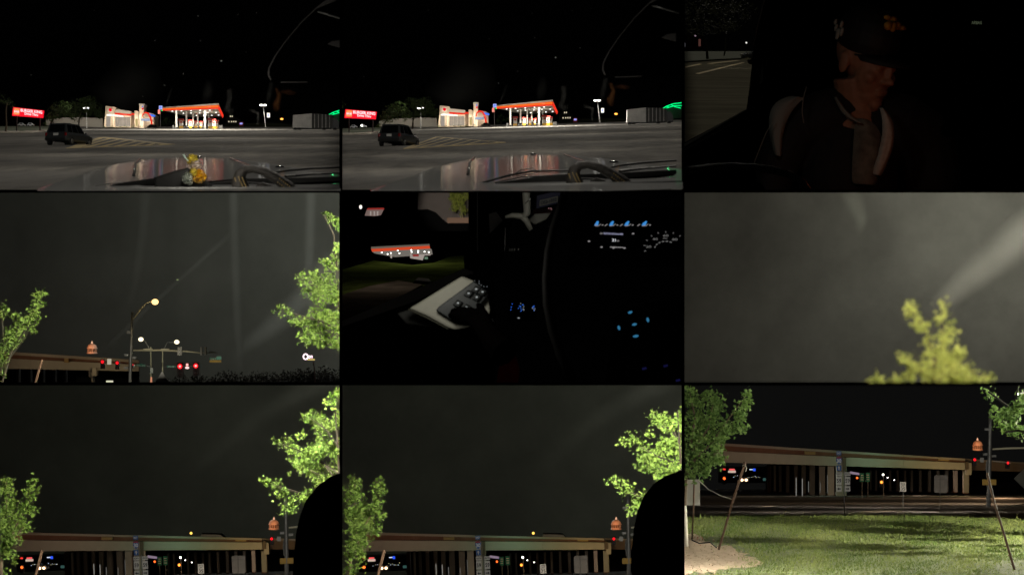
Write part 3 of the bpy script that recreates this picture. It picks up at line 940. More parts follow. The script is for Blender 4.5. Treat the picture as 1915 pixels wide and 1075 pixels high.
    MB().pp(q, [(612, 234), (668, 234), (668, 210), (640, 206), (614, 215)], yy, 6).build('wall', MATS['dark_wall'], t, P)
    for ln in (((613, 215.5), (622, 210.5), (634, 206.5), (650, 205)), ((613, 217), (624, 213.5), (637, 210), (655, 210.5)), ((622, 210.5), (626, 213.2)), ((630, 208), (637, 212), (648, 215)), ((617, 213.5), (617.5, 217.5))):
        b = MB(); b.ptube(q, ln, yy - .3, .75, 6); b.build('neon_tube', GRL, t, P, smooth=True)
    point(q, 624, 216, yy - 3, 120, (.1, 1, .3), .3)
    # ---- minivan
    yv = q.gy(270.5)
    t = thing('minivan', 'black minivan parked with its rear and white plate showing ' + wh, 'car', q.g(104, 271.2), rz=math.radians(-17), sc=1.02)
    car(t, P, 4.9, 2.05, 1.78)
    # ---- added lamps without fixtures over the lot and on the minivan
    spot(q.pt(150, 150, 120), q.pt(115, 258, 215), 26000, math.radians(5), (1, .94, .85), .8, .2)
    for x, y, d, w in ((110, 12, 105, 520), (300, 12, 150, 900), (470, 15, 200, 900), (400, 20, 290, 3200), (250, 60, 330, 1500), (360, 60, 430, 6500), (500, 90, 480, 4200), (375, 165, 590, 26000), (320, 165, 600, 17000), (430, 165, 560, 9000)):
        down(q, x, y, d, (w * 2.6 if d > 500 else w * 2.0), (1, .93, .8), 168)
    # ================= cab: hood, wipers, dash, wheel, mirror
    crest = [(70, 352), (120, 333), (187, 310), (234, 301), (262, 297), (310, 294), (368, 292.5), (435, 295), (502, 302), (569, 312), (640, 324), (700, 334)]
    def cr(x):
        for (a, ya), (c, yc) in zip(crest, crest[1:]):
            if a <= x <= c:
                return ya + (yc - ya) * (x - a) / (c - a)
        return crest[-1][1]
    def hy(py):
        return .1664 / ((py - 226) * KV - .0078)
    b = MB()
    NX, NR = 44, 12
    for i in range(NX + 1):
        x = 70 + (700 - 70) * i / NX
        c = cr(x)
        for j in range(NR + 1):
            f = j / NR
            py = c + (366 - c) * f
            d = hy(py)
            lip = -.012 * max(0, 1 - f * 9) ** 2
            p = q.pt(x, py, d)
            # pressed crease lines and a slight crown
            p.z += lip + .0035 * math.exp(-((x - 255) / 10) ** 2) + .002 * math.exp(-((x - 470) / 14) ** 2)
            b.v.append(tuple(p))
    for i in range(NX):
        for j in range(NR):
            a = i * (NR + 1) + j
            b.f.append((a, a + 1, a + NR + 2, a + NR + 1))
    t = thing('truck_hood', 'glossy grey hood mirroring the station lights ' + wh, 'hood', q.pt(350, 340, 11))
    b.build('panel', HOOD, t, P, smooth=True)
    for ln in (((262, 297.2), (254, 306), (250, 330)), ((430, 296.5), (470, 312), (500, 330))):
        bb = MB(); bb.tube([q.pt(x, y, hy(y) - .05) + Vector((0, 0, .004)) for x, y in ln], .008, 6); bb.build('crease', HOOD, t, P, smooth=True)
    for x, y in ((523, 313), (372, 293.5)):
        bb = MB(); bb.ell(q.pt(x, y, hy(y) - .3), (.03, .03, .012), 8); bb.build('washer_nozzle', CHROME, t, P, smooth=True)
    t = thing('dashboard', 'dark dashboard and cowl below the windshield ' + wh, 'dashboard', q.pt(400, 358, 9.4))
    if first:
        MB().pp(q, [(138, 362), (292, 362), (291, 332), (228, 341)], 9.5, .4).build('dash_pad', DARKPL, t, P, bevel=.004)
        b = MB(); b.ptube(q, [(142, 353.5), (205, 343), (230, 341.5)], 9.45, .8, 6); b.build('edge_trim', STEEL, t, P)
    else:
        MB().pp(q, [(200, 362), (445, 362), (445, 331), (400, 333), (330, 341), (262, 352)], 9.6, .4).build('dash_pad', DARKPL, t, P, bevel=.004)
        b = MB(); b.ptube(q, [(215, 362), (262, 348), (330, 331), (370, 325), (440, 326)], 9.9, [1.6, 2, 2.2, 2, 1.6], 6); b.build('wiper_blade', DARKRUB, t, P)
        b = MB(); b.ptube(q, [(300, 345), (350, 336), (440, 333)], 9.55, 1.3, 6); b.build('edge_trim', DARKRUB, t, P)
        b = MB(); b.ptube(q, [(335, 331), (350, 322), (372, 320), (384, 327), (368, 331), (340, 334)], 9.85, .7, 6); b.build('vent_cord', DARKRUB, t, P)
        for k in range(6):
            MB().pp(q, [(312 + k * 7, 337.5 - k * 1.4), (315 + k * 7, 337 - k * 1.4), (315 + k * 7, 332.5 - k * 1.4), (312 + k * 7, 333 - k * 1.4)], 9.54, .02).build('vent_slot', DARKRUB, t, P)
        b = MB(); b.ptube(q, [(175, 357), (225, 347)], 9.5, .7, 6); b.build('edge_trim', STEEL, t, P)
    MB().pp(q, [(384, 362), (640, 362), (640, 344), (540, 346), (440, 338), (385, 343)], 9.75, .3).build('dash_pad', mat('dash_grey', (.035, .035, .033), .6, noise=.3, nscale=50), t, P, bevel=.004)
    MB().pp(q, [(384, 339), (440, 334), (530, 333), (640, 330), (640, 337.5), (545, 343), (440, 338), (386, 343)], 9.8, .2).build('cowl_slot', DARKRUB, t, P)
    b = MB(); b.ptube(q, [(500, 325), (540, 318.5), (580, 315), (640, 312.5)], 10.2, [1.4, 2.2, 2.2, 1.8], 8); b.build('wiper_blade', DARKRUB, t, P)
    b = MB(); b.ptube(q, [(532, 330), (580, 326), (640, 323)], 10.0, [3.0, 1.8, 1.6], 8); b.build('wiper_arm', DARKPL, t, P)
    b = MB(); b.ptube(q, [(536, 329), (552, 327.5)], 9.95, 1.6, 8); b.build('wiper_joint', STEEL, t, P)
    b = MB(); b.ptube(q, [(556, 322), (600, 324.5)], 9.98, .5, 6); b.build('edge_trim', STEEL, t, P)
    # steering wheel
    t = thing('steering_wheel', 'dark stitched leather steering wheel rim rising over the dash ' + wh, 'steering wheel', q.pt(500, 362, 9.2))
    path = [(462, 380), (451, 356), (447, 338), (450, 325), (459, 317), (474, 315.5), (494, 321), (515, 332), (540, 350), (562, 372)]
    rad = [20, 17.5, 14, 11, 8.5, 7.5, 8.5, 10, 11.5, 12]
    b = MB(); b.ptube(q, path, 9.25, rad, 16); b.build('rim', LEATHER, t, P, smooth=True)
    MB().pp(q, [(476, 364), (530, 364), (505, 345), (490, 340), (478, 346)], 9.4, .06).build('hub', mat('hub_grey', (.06, .055, .05), .5), t, P, bevel=.006)
    b = MB(); b.ptube(q, [(486, 352), (500, 360)], 9.3, 2, 6); b.build('spoke_trim', STEEL, t, P)
    STITCH = mat('stitch', (.42, .3, .12), .7)
    for off in (-8, -1, 6):
        b = MB()
        for k in range(11):
            f = k / 10
            x = 447 + off + f * 10 + f * f * 4; y = 330 + abs(off) * .4 + f * 28
            b.add([p for p in MB().ell(q.pt(x, y, 9.25 - .032 + abs(off) * .0009), (.0022, .0016, .003), 6).v], MB().ell((0, 0, 0), (1, 1, 1), 6).f)
        b.build('stitching', STITCH, t, P)
    for off in (-3, 4):
        b = MB()
        for k in range(8):
            f = k / 7
            x = 521 + off * .5 + f * 26; y = 338 - off + f * 20
            b.add(MB().ell(q.pt(x, y, 9.25 - .0245), (.0022, .0016, .003), 6).v, MB().ell((0, 0, 0), (1, 1, 1), 6).f)
        b.build('stitching', STITCH, t, P)
    # rear-view mirror
    t = thing('rear_view_mirror', 'black rear-view mirror housing with a faint rim highlight ' + wh, 'mirror', q.pt(580, 150, 9.3))
    out = [(690, -14), (625, -4), (590, 16), (562, 43), (533, 78), (514, 105), (503, 127), (502, 141), (507, 150), (522, 153.5), (575, 153), (690, 150)]
    MB().pp(q, out, 9.35, .05).build('housing', BLACK, t, P)
    GLOS = mat('rim_gloss', (.16, .15, .145), .35)
    b = MB(); b.ptube(q, [(640, -12), (622, -1), (604, 8), (590, 16.5), (562, 43.5), (533, 78.5), (514, 105.5), (503.5, 127), (502.5, 140), (507, 149.5)], 9.33, [5, 4.5, 3, 1.2, .9, .8, .9, 1.4, 2.0, 1.2], 8); b.build('rim', GLOS, t, P, smooth=True)
    b = MB(); b.ptube(q, [(594, 22), (617, 28.5), (645, 37)], 9.32, [1.0, 1.5, 1.7], 8); b.build('stalk', mat('stalk_gloss', (.4, .4, .38), .35), t, P, smooth=True)
    MB().pp(q, [(612, 82), (640, 90), (640, 74), (622, 76)], 9.34, .01).build('label_plate', GLOS, t, P, bevel=.002)
    b = MB(); b.ptube(q, [(525, 153.6), (575, 153.2)], 9.33, .8, 6); b.build('lower_lip', GLOS, t, P)
    point(q, 440, 60, 9.05, .16, (1, .96, .9), .05)  # unseen cab lamps added for mirror rim, dash and film strips
    point(q, 420, 270, 9.1, .4, (1, .94, .82), .08)
    # dust and smudges on the windshield; glow and reflections painted in as film
    SM = smear_glare_mat('film_grey', .05, (.8, .82, .78))
    SO = smear_glare_mat('painted_reflection_orange', .22, (.9, .4, .16), 6)
    smear(q, [(428, 168), (430, 186), (424, 204), (436, 210)], [7, 6, 7, 12], 9.4, smear_glare_mat('film_smudge', .11), 'smear_glare_strip', 'pale smudge on the windshield above the canopy end ' + wh, (.8, .4))
    smear(q, [(300, 140), (255, 150), (215, 185), (230, 220)], [45, 60, 55, 20], 9.42, smear_glare_mat('painted_glow_faint', .03), 'smear_glare_strip', 'broad faint painted glow patch over the restaurant ' + wh, (.2, .1))
    smear(q, [(322, 162), (314, 186), (310, 196)], [3, 3, 2], 9.4, SM, 'smear_glare_strip', 'short slanting streak on the windshield above the canopy ' + wh, (.1, .5))
    smear(q, [(508, 155), (503, 180), (498, 205)], [6, 7, 4], 9.4, SM, 'smear_glare_strip', 'grey streak on the windshield under the mirror edge ' + wh, (.9, .2))
    smear(q, [(516, 164), (522, 180), (516, 196), (518, 208)], [4, 5, 9, 6], 9.41, SO, 'smear_glare_strip', 'blurred orange painted reflection on the windshield under the mirror ' + wh, (.4, .3))
    smear(q, [(524, 172), (540, 172), (553, 174)], [4, 6, 4], 9.41, smear_glare_mat('painted_reflection_weak', .1, (.9, .4, .2), 6), 'smear_glare_strip', 'faint brown painted reflection band on the windshield under the mirror ' + wh, (.3, .3))
    smear(q, [(390, 150), (388, 175), (385, 195)], [9, 12, 8], 9.4, SM, 'smear_glare_strip', 'vertical grey streak on the windshield over the canopy ' + wh, (.1, .2))
    smear(q, [(466, 205), (483, 212), (482, 235)], [4, 4, 3], 9.4, smear_glare_mat('painted_reflection_arc', .16), 'smear_glare_strip', 'pale hooked painted reflection on the windshield by the lamp post ' + wh, (.3, .3))
    smear(q, [(410, 250), (418, 280), (412, 292)], [5, 6, 5], 9.4, SM, 'smear_glare_strip', 'grey streak on the windshield low over the asphalt ' + wh, (.1, .5))
    smear(q, [(468, 245), (462, 270), (466, 295)], [8, 10, 7], 9.4, SM, 'smear_glare_strip', 'wide grey streak on the windshield above the hood ' + wh, (.1, .5))
    DUST = mat('dust', (.85, .85, .8), .8)
    for k, (x, y, r) in enumerate(((414, 114, 1.6), (375, 76, .9), (370, 30, .9), (307, 159, .8), (343, 138, .7), (58, 140, 1.1), (576, 144, 1.2), (176, 19, .9), (460, 97, .7), (290, 76, .6), (445, 27, .6), (480, 24, .6), (267, 180, .5))):
        b = MB(); b.ell(q.pt(x, y, 9.4), (r * .0018, .0006, r * .0018), 8)
        tag(b.build('dust_speck', DUST, None, P), ['largest bright', 'second', 'third', 'fourth', 'fifth', 'sixth', 'seventh', 'eighth', 'ninth', 'tenth', 'eleventh', 'twelfth', 'thirteenth'][k] + ' dust speck in size on the dark windshield ' + wh, 'speck', 'windshield specks ' + wh)
    if first:
        t = thing('black_case', 'black soft case standing on the dash under the candy wrapper', 'case', q.pt(345, 362, 9.4))
        MB().pp(q, [(291, 362), (400, 362), (392, 345), (372, 326), (352, 312.5), (320, 321), (289, 331)], 9.33, .1).build('body', mat('case_black', (.014, .014, .014), .5, noise=.3, nscale=40), t, P, bevel=.006)
        b = MB(); b.ptube(q, [(289, 331), (292, 362)], 9.32, 1.2, 6); b.build('seam', DARKRUB, t, P)
        # crumpled candy wrapper
        t = thing('candy_wrapper', 'crumpled shiny yellow and green candy wrapper propped on the dash', 'wrapper', q.pt(362, 347, 9.3))
        rr = random.Random(5)
        def crumple(cx, cy, rx, ry, n, m, nm, yd):
            vs, fs = [], []
            pts = []
            for i in range(n):
                for j in range(n):
                    u = i / (n - 1) * 2 - 1; v = j / (n - 1) * 2 - 1
                    k = (1 - .25 * abs(u * v))
                    vs.append(q.pt(cx + rx * u * k + rr.uniform(-1.3, 1.3), cy + ry * v * k + rr.uniform(-1.3, 1.3), yd + rr.uniform(-.012, .012) + .02 * (u * u + v * v)))
            for i in range(n - 1):
                for j in range(n - 1):
                    fs.append((i * n + j, i * n + j + 1, (i + 1) * n + j + 1, (i + 1) * n + j))
            o_ = MB(); o_.v, o_.f = [tuple(p) for p in vs], fs
            ob = o_.build(nm, m, t, P)
            sd = ob.modifiers.new('thick', 'SOLIDIFY'); sd.thickness = .003
            return ob
        WY = mat('wrap_yellow', (.8, .52, .02), .28, noise=.5, nscale=60, coat=.8, sub=(.85, .7, .1))
        WO = mat('wrap_orange', (.85, .25, .01), .28, noise=.6, nscale=70, coat=.8, sub=(.9, .55, .02))
        WG = mat('wrap_green', (.02, .22, .1), .3, noise=.9, nscale=60, coat=.8, sub=(.75, .8, .7))
        WP = mat('wrap_print', (.85, .45, .05), .35, noise=.9, nscale=110, coat=.6, sub=(.85, .7, .6))
        crumple(359, 298, 11, 10, 7, WY, 'top_foil', 9.27)
        crumple(364, 310, 12, 11, 8, WP, 'printed_middle', 9.26)
        crumple(373, 330, 13, 13, 8, WO, 'orange_foil', 9.25)
        crumple(362, 322, 8, 9, 7, WY, 'front_foil', 9.24)
        crumple(351, 333, 11, 11, 8, WG, 'green_foil', 9.24)
        crumple(356, 341, 4.5, 6, 6, WG, 'green_tail', 9.23)
        b = MB(); b.ptube(q, [(343, 289), (347, 295), (352, 301)], 9.25, [1.3, .9, .6], 6); b.build('twist_end', mat('wrap_white', (.6, .8, .7), .3), t, P)
        point(q, 354, 296, 9.05, .8, (1, .93, .8), .03)  # unseen lamp added to brighten the wrapper

P1 = Pan(1, 226, 1.97)
station(P1, 'in the candy-wrapper view', True)
P2 = Pan(2, 226, 1.97, lambda x, y: (x + 640 - 15 - (4 if x < 170 else 0) * (1 - max(0, x) / 170), y + 3 - (x - 60) * .027))
station(P2, 'in the top-middle view', False)

# ================================================================== THE MAN IN THE CAP, seen inside a dark car
P3 = Pan(3, 84, 1.6)
w3 = 'beside the man in the cap'
b = MB()
rows = [290, 250, 210, 180, 155, 138, 125, 116, 110, 105, 101, 97]
xs = [1270, 1330, 1390, 1460]
for r in rows:
    for x in xs:
        b.v.append(tuple(P3.g(x, r)))
for i in range(len(rows) - 1):
    for k in range(3):
        b.f.append((i * 4 + k, i * 4 + k + 1, (i + 1) * 4 + k + 1, (i + 1) * 4 + k))
o = struct(b.build('car_park', mat('asphalt_olive', (.075, .07, .05), .95, noise=.3, nscale=.35, bump=.1, spec=0.0), None, P3))
o['label'] = 'olive-lit asphalt car park outside the window ' + w3
b = MB(); b.prism([P3.g(1270, 118), P3.g(1345, 113), P3.g(1440, 108), P3.g(1440, 97), P3.g(1270, 97)], (0, 0, .15))
o = struct(b.build('grass_verge', mat('grass_dim', (.03, .036, .01), .95, noise=.5, nscale=.3), None, P3)); o['label'] = 'dim grass verge under the trees outside the window ' + w3
t = thing('road_marking', 'faint yellow bay lines painted outside the window ' + w3, 'marking', P3.g(1350, 125))
YD = mat('yellow_dim', (.26, .19, .06), .8, noise=.4, nscale=.5)
for a, c, w in (((1304, 138), (1390, 117), .16), ((1280, 126), (1310, 119.5), .2), ((1326, 119), (1380, 113), .3)):
    A, C = P3.g(*a), P3.g(*c)
    s_ = Vector((0, w * 9, w * 9 * .0947))
    MB().prism([A - s_, C - s_, C + s_, A + s_], (0, 0, .012)).build('stripe', YD, t, P3)
t = thing('tree', 'broad dim olive tree overhanging the car park outside the window', 'tree', P3.g(1322, 109))
b = MB(); b.ptube(P3, [(1323, 110, 262), (1322, 92, 262), (1318, 70, 262)], 0, [2.6, 2.0, 1.6], 8); b.build('trunk', BARK, t, P3)
crown(P3, [(1300, 25, 40, 30, 265), (1345, 18, 36, 26, 270), (1290, 58, 30, 16, 262), (1335, 52, 28, 14, 266), (1385, 20, 30, 24, 275), (1372, 50, 20, 12, 272)], 4.0, .55, leafmat('leaf_olive', (.02, .024, .01), (.06, .062, .03)), t, 301, OVAL)
t = thing('tree', 'slim pale-barked young tree behind the far bay line', 'tree', P3.g(1355, 105))
b = MB(); b.ptube(P3, [(1354, 104, 300), (1356.5, 92, 300), (1357, 70, 300)], 0, [1.6, 1.3, 1.0], 7); b.build('trunk', mat('pale_bark', (.3, .28, .2), .9), t, P3)
crown(P3, [(1362, 48, 22, 14, 300)], 3.5, .5, MATS['leaf_olive'], t, 305, OVAL)
t = thing('far_kiosk', 'dim red and white kiosk far under the trees outside the window', 'kiosk', P3.g(1298, 100))
MB().prect(P3, 1277, 66, 1316, 92, 390, 3).build('wall', mat('maroon', (.03, .008, .008), .9), t, P3)
MB().prect(P3, 1306.5, 73, 1310.5, 86, 389, .3).build('lit_panel', emi('kiosk_pink', (.5, .2, .16), .12), t, P3)
MB().prect(P3, 1278, 80, 1282, 87, 389, .3).build('lit_window', emi('kiosk_grey', (.4, .4, .45), .08), t, P3)
b = MB(); b.ell(P3.pt(1300.5, 66.5, 389), (.16, .1, .16), 8); b.build('lamp', emi('kiosk_lamp', (.7, .5, .6), .3), t, P3)
t = thing('parked_car', 'dark car nosing into view past the window pillar', 'car', P3.g(1492, 121.5), rz=math.radians(108))
car(t, P3, 4.6, 1.85, 1.5, CARPAINT, False, False)
for ob_ in t.children:
    pass
point(P3, 1382, 84, 175, 60, (1, .95, .85), .2)
t = thing('far_lamp', 'small white far lamp glowing above the parked car by the pillar', 'lamp', P3.pt(1396, 100, 380))
b = MB(); b.ell(P3.pt(1395.8, 79.8, 380), (.14, .1, .14), 8); b.build('bulb', emi('far_lamp', (1, 1, .9), .8), t, P3)
b = MB(); b.ptube(P3, [(1396, 100), (1395.8, 81)], 380, .4, 5); b.build('pole', DARKPL, t, P3)
for x, y, d, w in ((1340, 20, 205, 150),):
    point(P3, x, y, d, w, (1, .92, .68), .4)
# car shell
t = thing('side_door', 'black car door and pillar framing the window ' + w3, 'car door', P3.pt(1400, 350, 12.5))
MB().pp(P3, [(1270, 364), (1925, 364), (1925, -12), (1433, -12), (1419, 45), (1410, 100), (1404, 160), (1398, 203), (1350, 229), (1270, 272)], 12.6, .06).build('door_panel', BLACK, t, P3)
b = MB(); b.ptube(P3, [(1276, 273.5), (1320, 248.5), (1360, 225), (1396, 204.5)], 12.55, [2.2, 1.9, 1.4, .8], 8); b.build('sill_trim', mat('sill_trim', (.3, .29, .25), .45), t, P3, smooth=True)
b = MB(); b.ptube(P3, [(1276, 283), (1330, 253), (1392, 219)], 12.52, [2.4, 2, 1], 8); b.build('inner_trim', mat('trim_dim', (.03, .026, .022), .6), t, P3, smooth=True)
b = MB(); b.ptube(P3, [(1430, -4), (1424, 22), (1416, 52), (1409, 84)], 12.56, [1.0, .9, .7, .4], 6); b.build('window_seal', mat('seal_dim', (.14, .135, .12), .45), t, P3)
MB().pp(P3, [(1421, 158), (1427, 150), (1427, 118), (1424, 128)], 12.58, .02).build('belt_guide', mat('belt_dim', (.02, .02, .018), .6), t, P3)
# roof and rear wall of the cabin, so no light falls in from above
t = thing('car_cabin', 'black headliner and rear wall of the dark car interior', 'car interior', P3.pt(1600, 10, 12.9))
b = MB(); b.box((V(1650, -60, 11).x, 11.0, 1.58), (2.4, 4.4, .04)); b.build('headliner', BLACK, t, P3)
# dim steering wheel
t = thing('steering_wheel', 'dim grained steering wheel rim in front of the man', 'steering wheel', P3.pt(1350, 350, 9.3))
b = MB(); b.ptube(P3, [(1262, 327), (1290, 319), (1330, 313.5), (1370, 312), (1410, 313.5), (1445, 318), (1475, 326), (1500, 340), (1512, 358)], 9.3, [8, 8, 8, 8, 7.5, 7, 7, 7, 7], 14)
b.build('rim', mat('wheel_grain', (.045, .042, .036), .5, noise=.6, nscale=170, bump=.6), t, P3, smooth=True)
MB().pp(P3, [(1320, 364), (1440, 364), (1420, 340), (1340, 338)], 9.5, .05).build('hub', BLACK, t, P3)
# warning lettering on the sun visor / dash
t = thing('airbag_label', 'tiny pale green lettering glowing in the dark on the passenger side', 'label', P3.pt(1826, 41, 12.4))
MB().prect(P3, 1812, 34, 1842, 49, 12.45, .01).build('plate', BLACK, t, P3)
text('AIRBAG', P3, 1817, 39.5, 1836, 45, 12.44, emi('label_glow', (.3, .36, .22), .16), t)

# ---- the man: one continuous body mesh grown from joined volumes, cap and clothes as children
SK = mat('skin', (.34, .17, .1), .55, noise=.12, nscale=30)
def remesh(mb, name, m, parent, vox, smooth_it, P):
    o = mb.build(name, m, None, None)
    md = o.modifiers.new('r', 'REMESH'); md.mode = 'VOXEL'; md.voxel_size = vox; md.use_smooth_shade = True
    ms = o.modifiers.new('s', 'SMOOTH'); ms.factor = .5; ms.iterations = smooth_it
    bpy.context.view_layer.update()
    me = bpy.data.meshes.new_from_object(o.evaluated_get(bpy.context.evaluated_depsgraph_get()))
    o.modifiers.clear()
    o.data = me
    if parent:
        iv = wmat(parent).inverted()
        for v in me.vertices:
            v.co = iv @ v.co
        o.parent = parent
    me.polygons.foreach_set('use_smooth', [True] * len(me.polygons))
    REG.append((o, P.i))
    return o
yP = 11.5
u = KH * yP                               # metres per picture pixel at the man
def hp(px, py, dy=0.0):
    p = P3.pt(px, py, yP); p.y += dy; return p
t = thing('person', 'man in a black cap and pale-trimmed jacket looking down', 'person', hp(1570, 362, .1))
HC = hp(1618, 116)
yaw, pit = math.radians(40), math.radians(20)
RH = Matrix.Rotation(yaw, 3, 'Z') @ Matrix.Rotation(pit, 3, 'X')
def L_(x, y, z):                           # head-local metres: -y = forward of face
    return HC + RH @ Vector((x, y, z))
hs = 1.5
def he(mb, c, r, n=18):
    mb.ell(L_(*[q_ * hs for q_ in c]), [q_ * hs for q_ in r], n, RH)
b = MB()
he(b, (0, .012, .035), (.076, .098, .092))          # skull
he(b, (0, -.045, -.03), (.062, .055, .075))         # face
he(b, (0, -.05, -.085), (.045, .045, .042))         # jaw
he(b, (0, -.083, -.108), (.022, .02, .018))         # chin
he(b, (0, -.088, .022), (.05, .018, .014))          # brow
for sx in (-1, 1):
    he(b, (sx * .04, -.07, -.028), (.022, .022, .02))   # cheek
    he(b, (sx * .03, -.088, .003), (.013, .009, .007))  # lowered lid
    he(b, (sx * .077, .012, -.008), (.01, .02, .034))   # ear
    he(b, (sx * .08, .018, .01), (.007, .014, .014))
    he(b, (sx * .012, -.108, -.034), (.009, .01, .008)) # nostril wing
he(b, (0, -.102, -.008), (.009, .014, .028))        # nose bridge
he(b, (0, -.117, -.03), (.012, .014, .012))         # nose tip
he(b, (0, -.098, -.062), (.025, .01, .006))         # upper lip
he(b, (0, -.096, -.074), (.022, .011, .007))        # lower lip
nk = [L_(0, .02, -.05 * hs), hp(1612, 205, .05), hp(1600, 250, .08)]
b.tube(nk, [.075 * hs, .068 * hs, .085 * hs], 16)
# shoulders, chest, upper arms
b.tube([hp(1495, 245, .05), hp(1545, 225, .06), hp(1610, 225, .08), hp(1680, 240, .12), hp(1725, 262, .16)], [.10, .12, .14, .12, .1], 14)
b.tube([hp(1600, 240, .1), hp(1595, 320, .08), hp(1590, 430, .06)], [.17, .2, .2], 16)
b.tube([hp(1490, 245, .05), hp(1462, 300, .0), hp(1445, 370, -.06), hp(1500, 400, -.2)], [.095, .085, .07, .055], 12)
b.tube([hp(1728, 265, .16), hp(1745, 330, .12), hp(1740, 410, .02)], [.095, .085, .07], 12)
remesh(b, 'body', SK, t, .0065, 6, P3)
b = MB()
for sx in (-1, 1):
    he(b, (sx * .032, -.104, .02), (.02, .007, .004), 10)
b.build('eyebrow', mat('brow_hair', (.02, .01, .006), .9), t, P3, smooth=True)
# cap
CAPM = mat('cap_black', (.003, .003, .003), .7, noise=.3, nscale=80)
b = MB(); he(b, (0, .012, .078), (.086, .108, .1))
b2 = MB()
cb = remesh(b, 'cap', CAPM, t, .008, 3, P3)
bm = bmesh.new(); bm.from_mesh(cb.data)
iv = wmat(cb).inverted()
bmesh.ops.bisect_plane(bm, geom=bm.verts[:] + bm.edges[:] + bm.faces[:], plane_co=iv @ L_(0, 0, .03 * hs), plane_no=(iv.to_3x3() @ (RH @ Vector((0, -.12, 1)))).normalized(), clear_inner=True)
bm.to_mesh(cb.data); bm.free()
vs = []
NB = 13
for i in range(NB):
    a = math.radians(-72 + 144 * i / (NB - 1))
    for rr_, dz in ((.08, .0), (.115, .002), (.15, -.012)):
        x_ = math.sin(a) * .082 * (1 if rr_ < .1 else 1.02)
        y_ = -math.cos(a) * (rr_ if rr_ < .1 else .1 + (rr_ - .1) * 1.5) + .005
        vs.append(L_(x_ * hs, y_ * hs, (.042 + dz - .016 * abs(math.sin(a)) ** 2) * hs))
fs = []
for i in range(NB - 1):
    for j in range(2):
        fs.append((i * 3 + j, i * 3 + j + 1, (i + 1) * 3 + j + 1, (i + 1) * 3 + j))
b = MB(); b.v, b.f = [tuple(p) for p in vs], fs
br = b.build('brim', CAPM, cb, P3, smooth=True); sd = br.modifiers.new('t', 'SOLIDIFY'); sd.thickness = .008
EMB = mat('cap_patch', (.3, .09, .012), .7, noise=.5, nscale=60, sub=(.7, .4, .04))
b = MB()
for (x, z, rx, rz_) in ((-.028, .092, .016, .014), (-.01, .09, .014, .017), (.01, .094, .016, .014), (.03, .09, .018, .009), (0, .108, .02, .012), (-.02, .112, .013, .009)):
    he(b, (x, -.078 + (z - .09) * .9, z + .04), (rx, .012, rz_), 10)
b.build('patch', EMB, cb, P3, smooth=True)
b = MB()
for (x, y, z, r) in ((-.083, .055, .075, .006), (-.08, .075, .06, .006), (-.085, .045, .055, .007), (-.083, .06, .045, .009), (-.078, .085, .075, .005)):
    he(b, (x, y, z + .02), (.006, r, r * 2.2), 8)
b.build('side_stitching', mat('cap_thread', (.3, .31, .27), .6), cb, P3, smooth=True)
# jacket: dark shell a little larger than the body, pale trims
JK = mat('jacket_dark', (.009, .009, .01), .85, noise=.4, nscale=25)
b = MB()
b.tube([hp(1488, 246, .05), hp(1540, 222, .06), hp(1600, 214, .1), hp(1690, 236, .1), hp(1745, 264, .12)], [.105, .135, .15, .16, .14], 16)
b.tube([hp(1598, 250, .11), hp(1592, 320, .09), hp(1588, 430, .07)], [.19, .225, .225], 18)
b.tube([hp(1486, 246, .05), hp(1456, 302, .0), hp(1440, 374, -.06), hp(1500, 408, -.2)], [.112, .102, .085, .07], 14)
b.tube([hp(1740, 266, .12), hp(1752, 330, .1), hp(1748, 414, .0)], [.14, .13, .11], 14)
jk = remesh(b, 'jacket', JK, t, .011, 5, P3)
PALE = mat('pale_cloth', (.45, .45, .4), .85, noise=.2, nscale=30)
def ribbon(pts, ws, y_off, nm, m=PALE):
    vs, fs = [], []
    n = len(pts)
    for i, (x, y) in enumerate(pts):
        for k, tt in enumerate((-1, -.5, 0, .5, 1)):
            vs.append(hp(x + ws[i] * tt, y + tt * 1.5, y_off[i] + .03 * tt * tt - .012 * math.cos(tt * 6 + i)))
    for i in range(n - 1):
        for k in range(4):
            fs.append((i * 5 + k, i * 5 + k + 1, i * 5 + k + 6, i * 5 + k + 5))
    bb = MB(); bb.v, bb.f = [tuple(p) for p in vs], fs
    oo = bb.build(nm, m, t, P3, smooth=True)
    s2 = oo.modifiers.new('t', 'SOLIDIFY'); s2.thickness = .006
    s3 = oo.modifiers.new('u', 'SUBSURF'); s3.levels = s3.render_levels = 2
    return oo
ribbon([(1640, 206), (1648, 225), (1650, 250), (1646, 280), (1637, 306), (1628, 332)], [4, 8, 10, 11, 10, 8], [-.16, -.2, -.23, -.24, -.23, -.21], 'scarf')
ribbon([(1558, 184), (1568, 208), (1582, 226), (1598, 236)], [2, 5, 7, 6], [-.1, -.15, -.18, -.2], 'collar', mat('pale_cloth_b', (.22, .22, .19), .85))
ribbon([(1606, 226), (1612, 240), (1614, 262), (1612, 285), (1610, 310), (1606, 350)], [10, 22, 26, 26, 25, 24], [-.13, -.17, -.19, -.2, -.2, -.19], 'shirt_front', mat('pale_cloth_c', (.14, .145, .12), .9, noise=.5, nscale=18))
ribbon([(1490, 183), (1466, 194), (1450, 222), (1446, 262), (1450, 296)], [14, 22, 17, 10, 6], [-.08, -.1, -.12, -.14, -.14], 'shoulder_panel', mat('pale_cloth_d', (.22, .23, .21), .85))
b = MB(); b.ptube(P3, [(1508, 162, 11.36), (1502, 185, 11.33), (1500, 210, 11.33), (1503, 230, 11.33)], 0, [.8, 1.0, 1.0, .7], 6); b.build('piping', mat('piping', (.16, .165, .15), .7), t, P3)
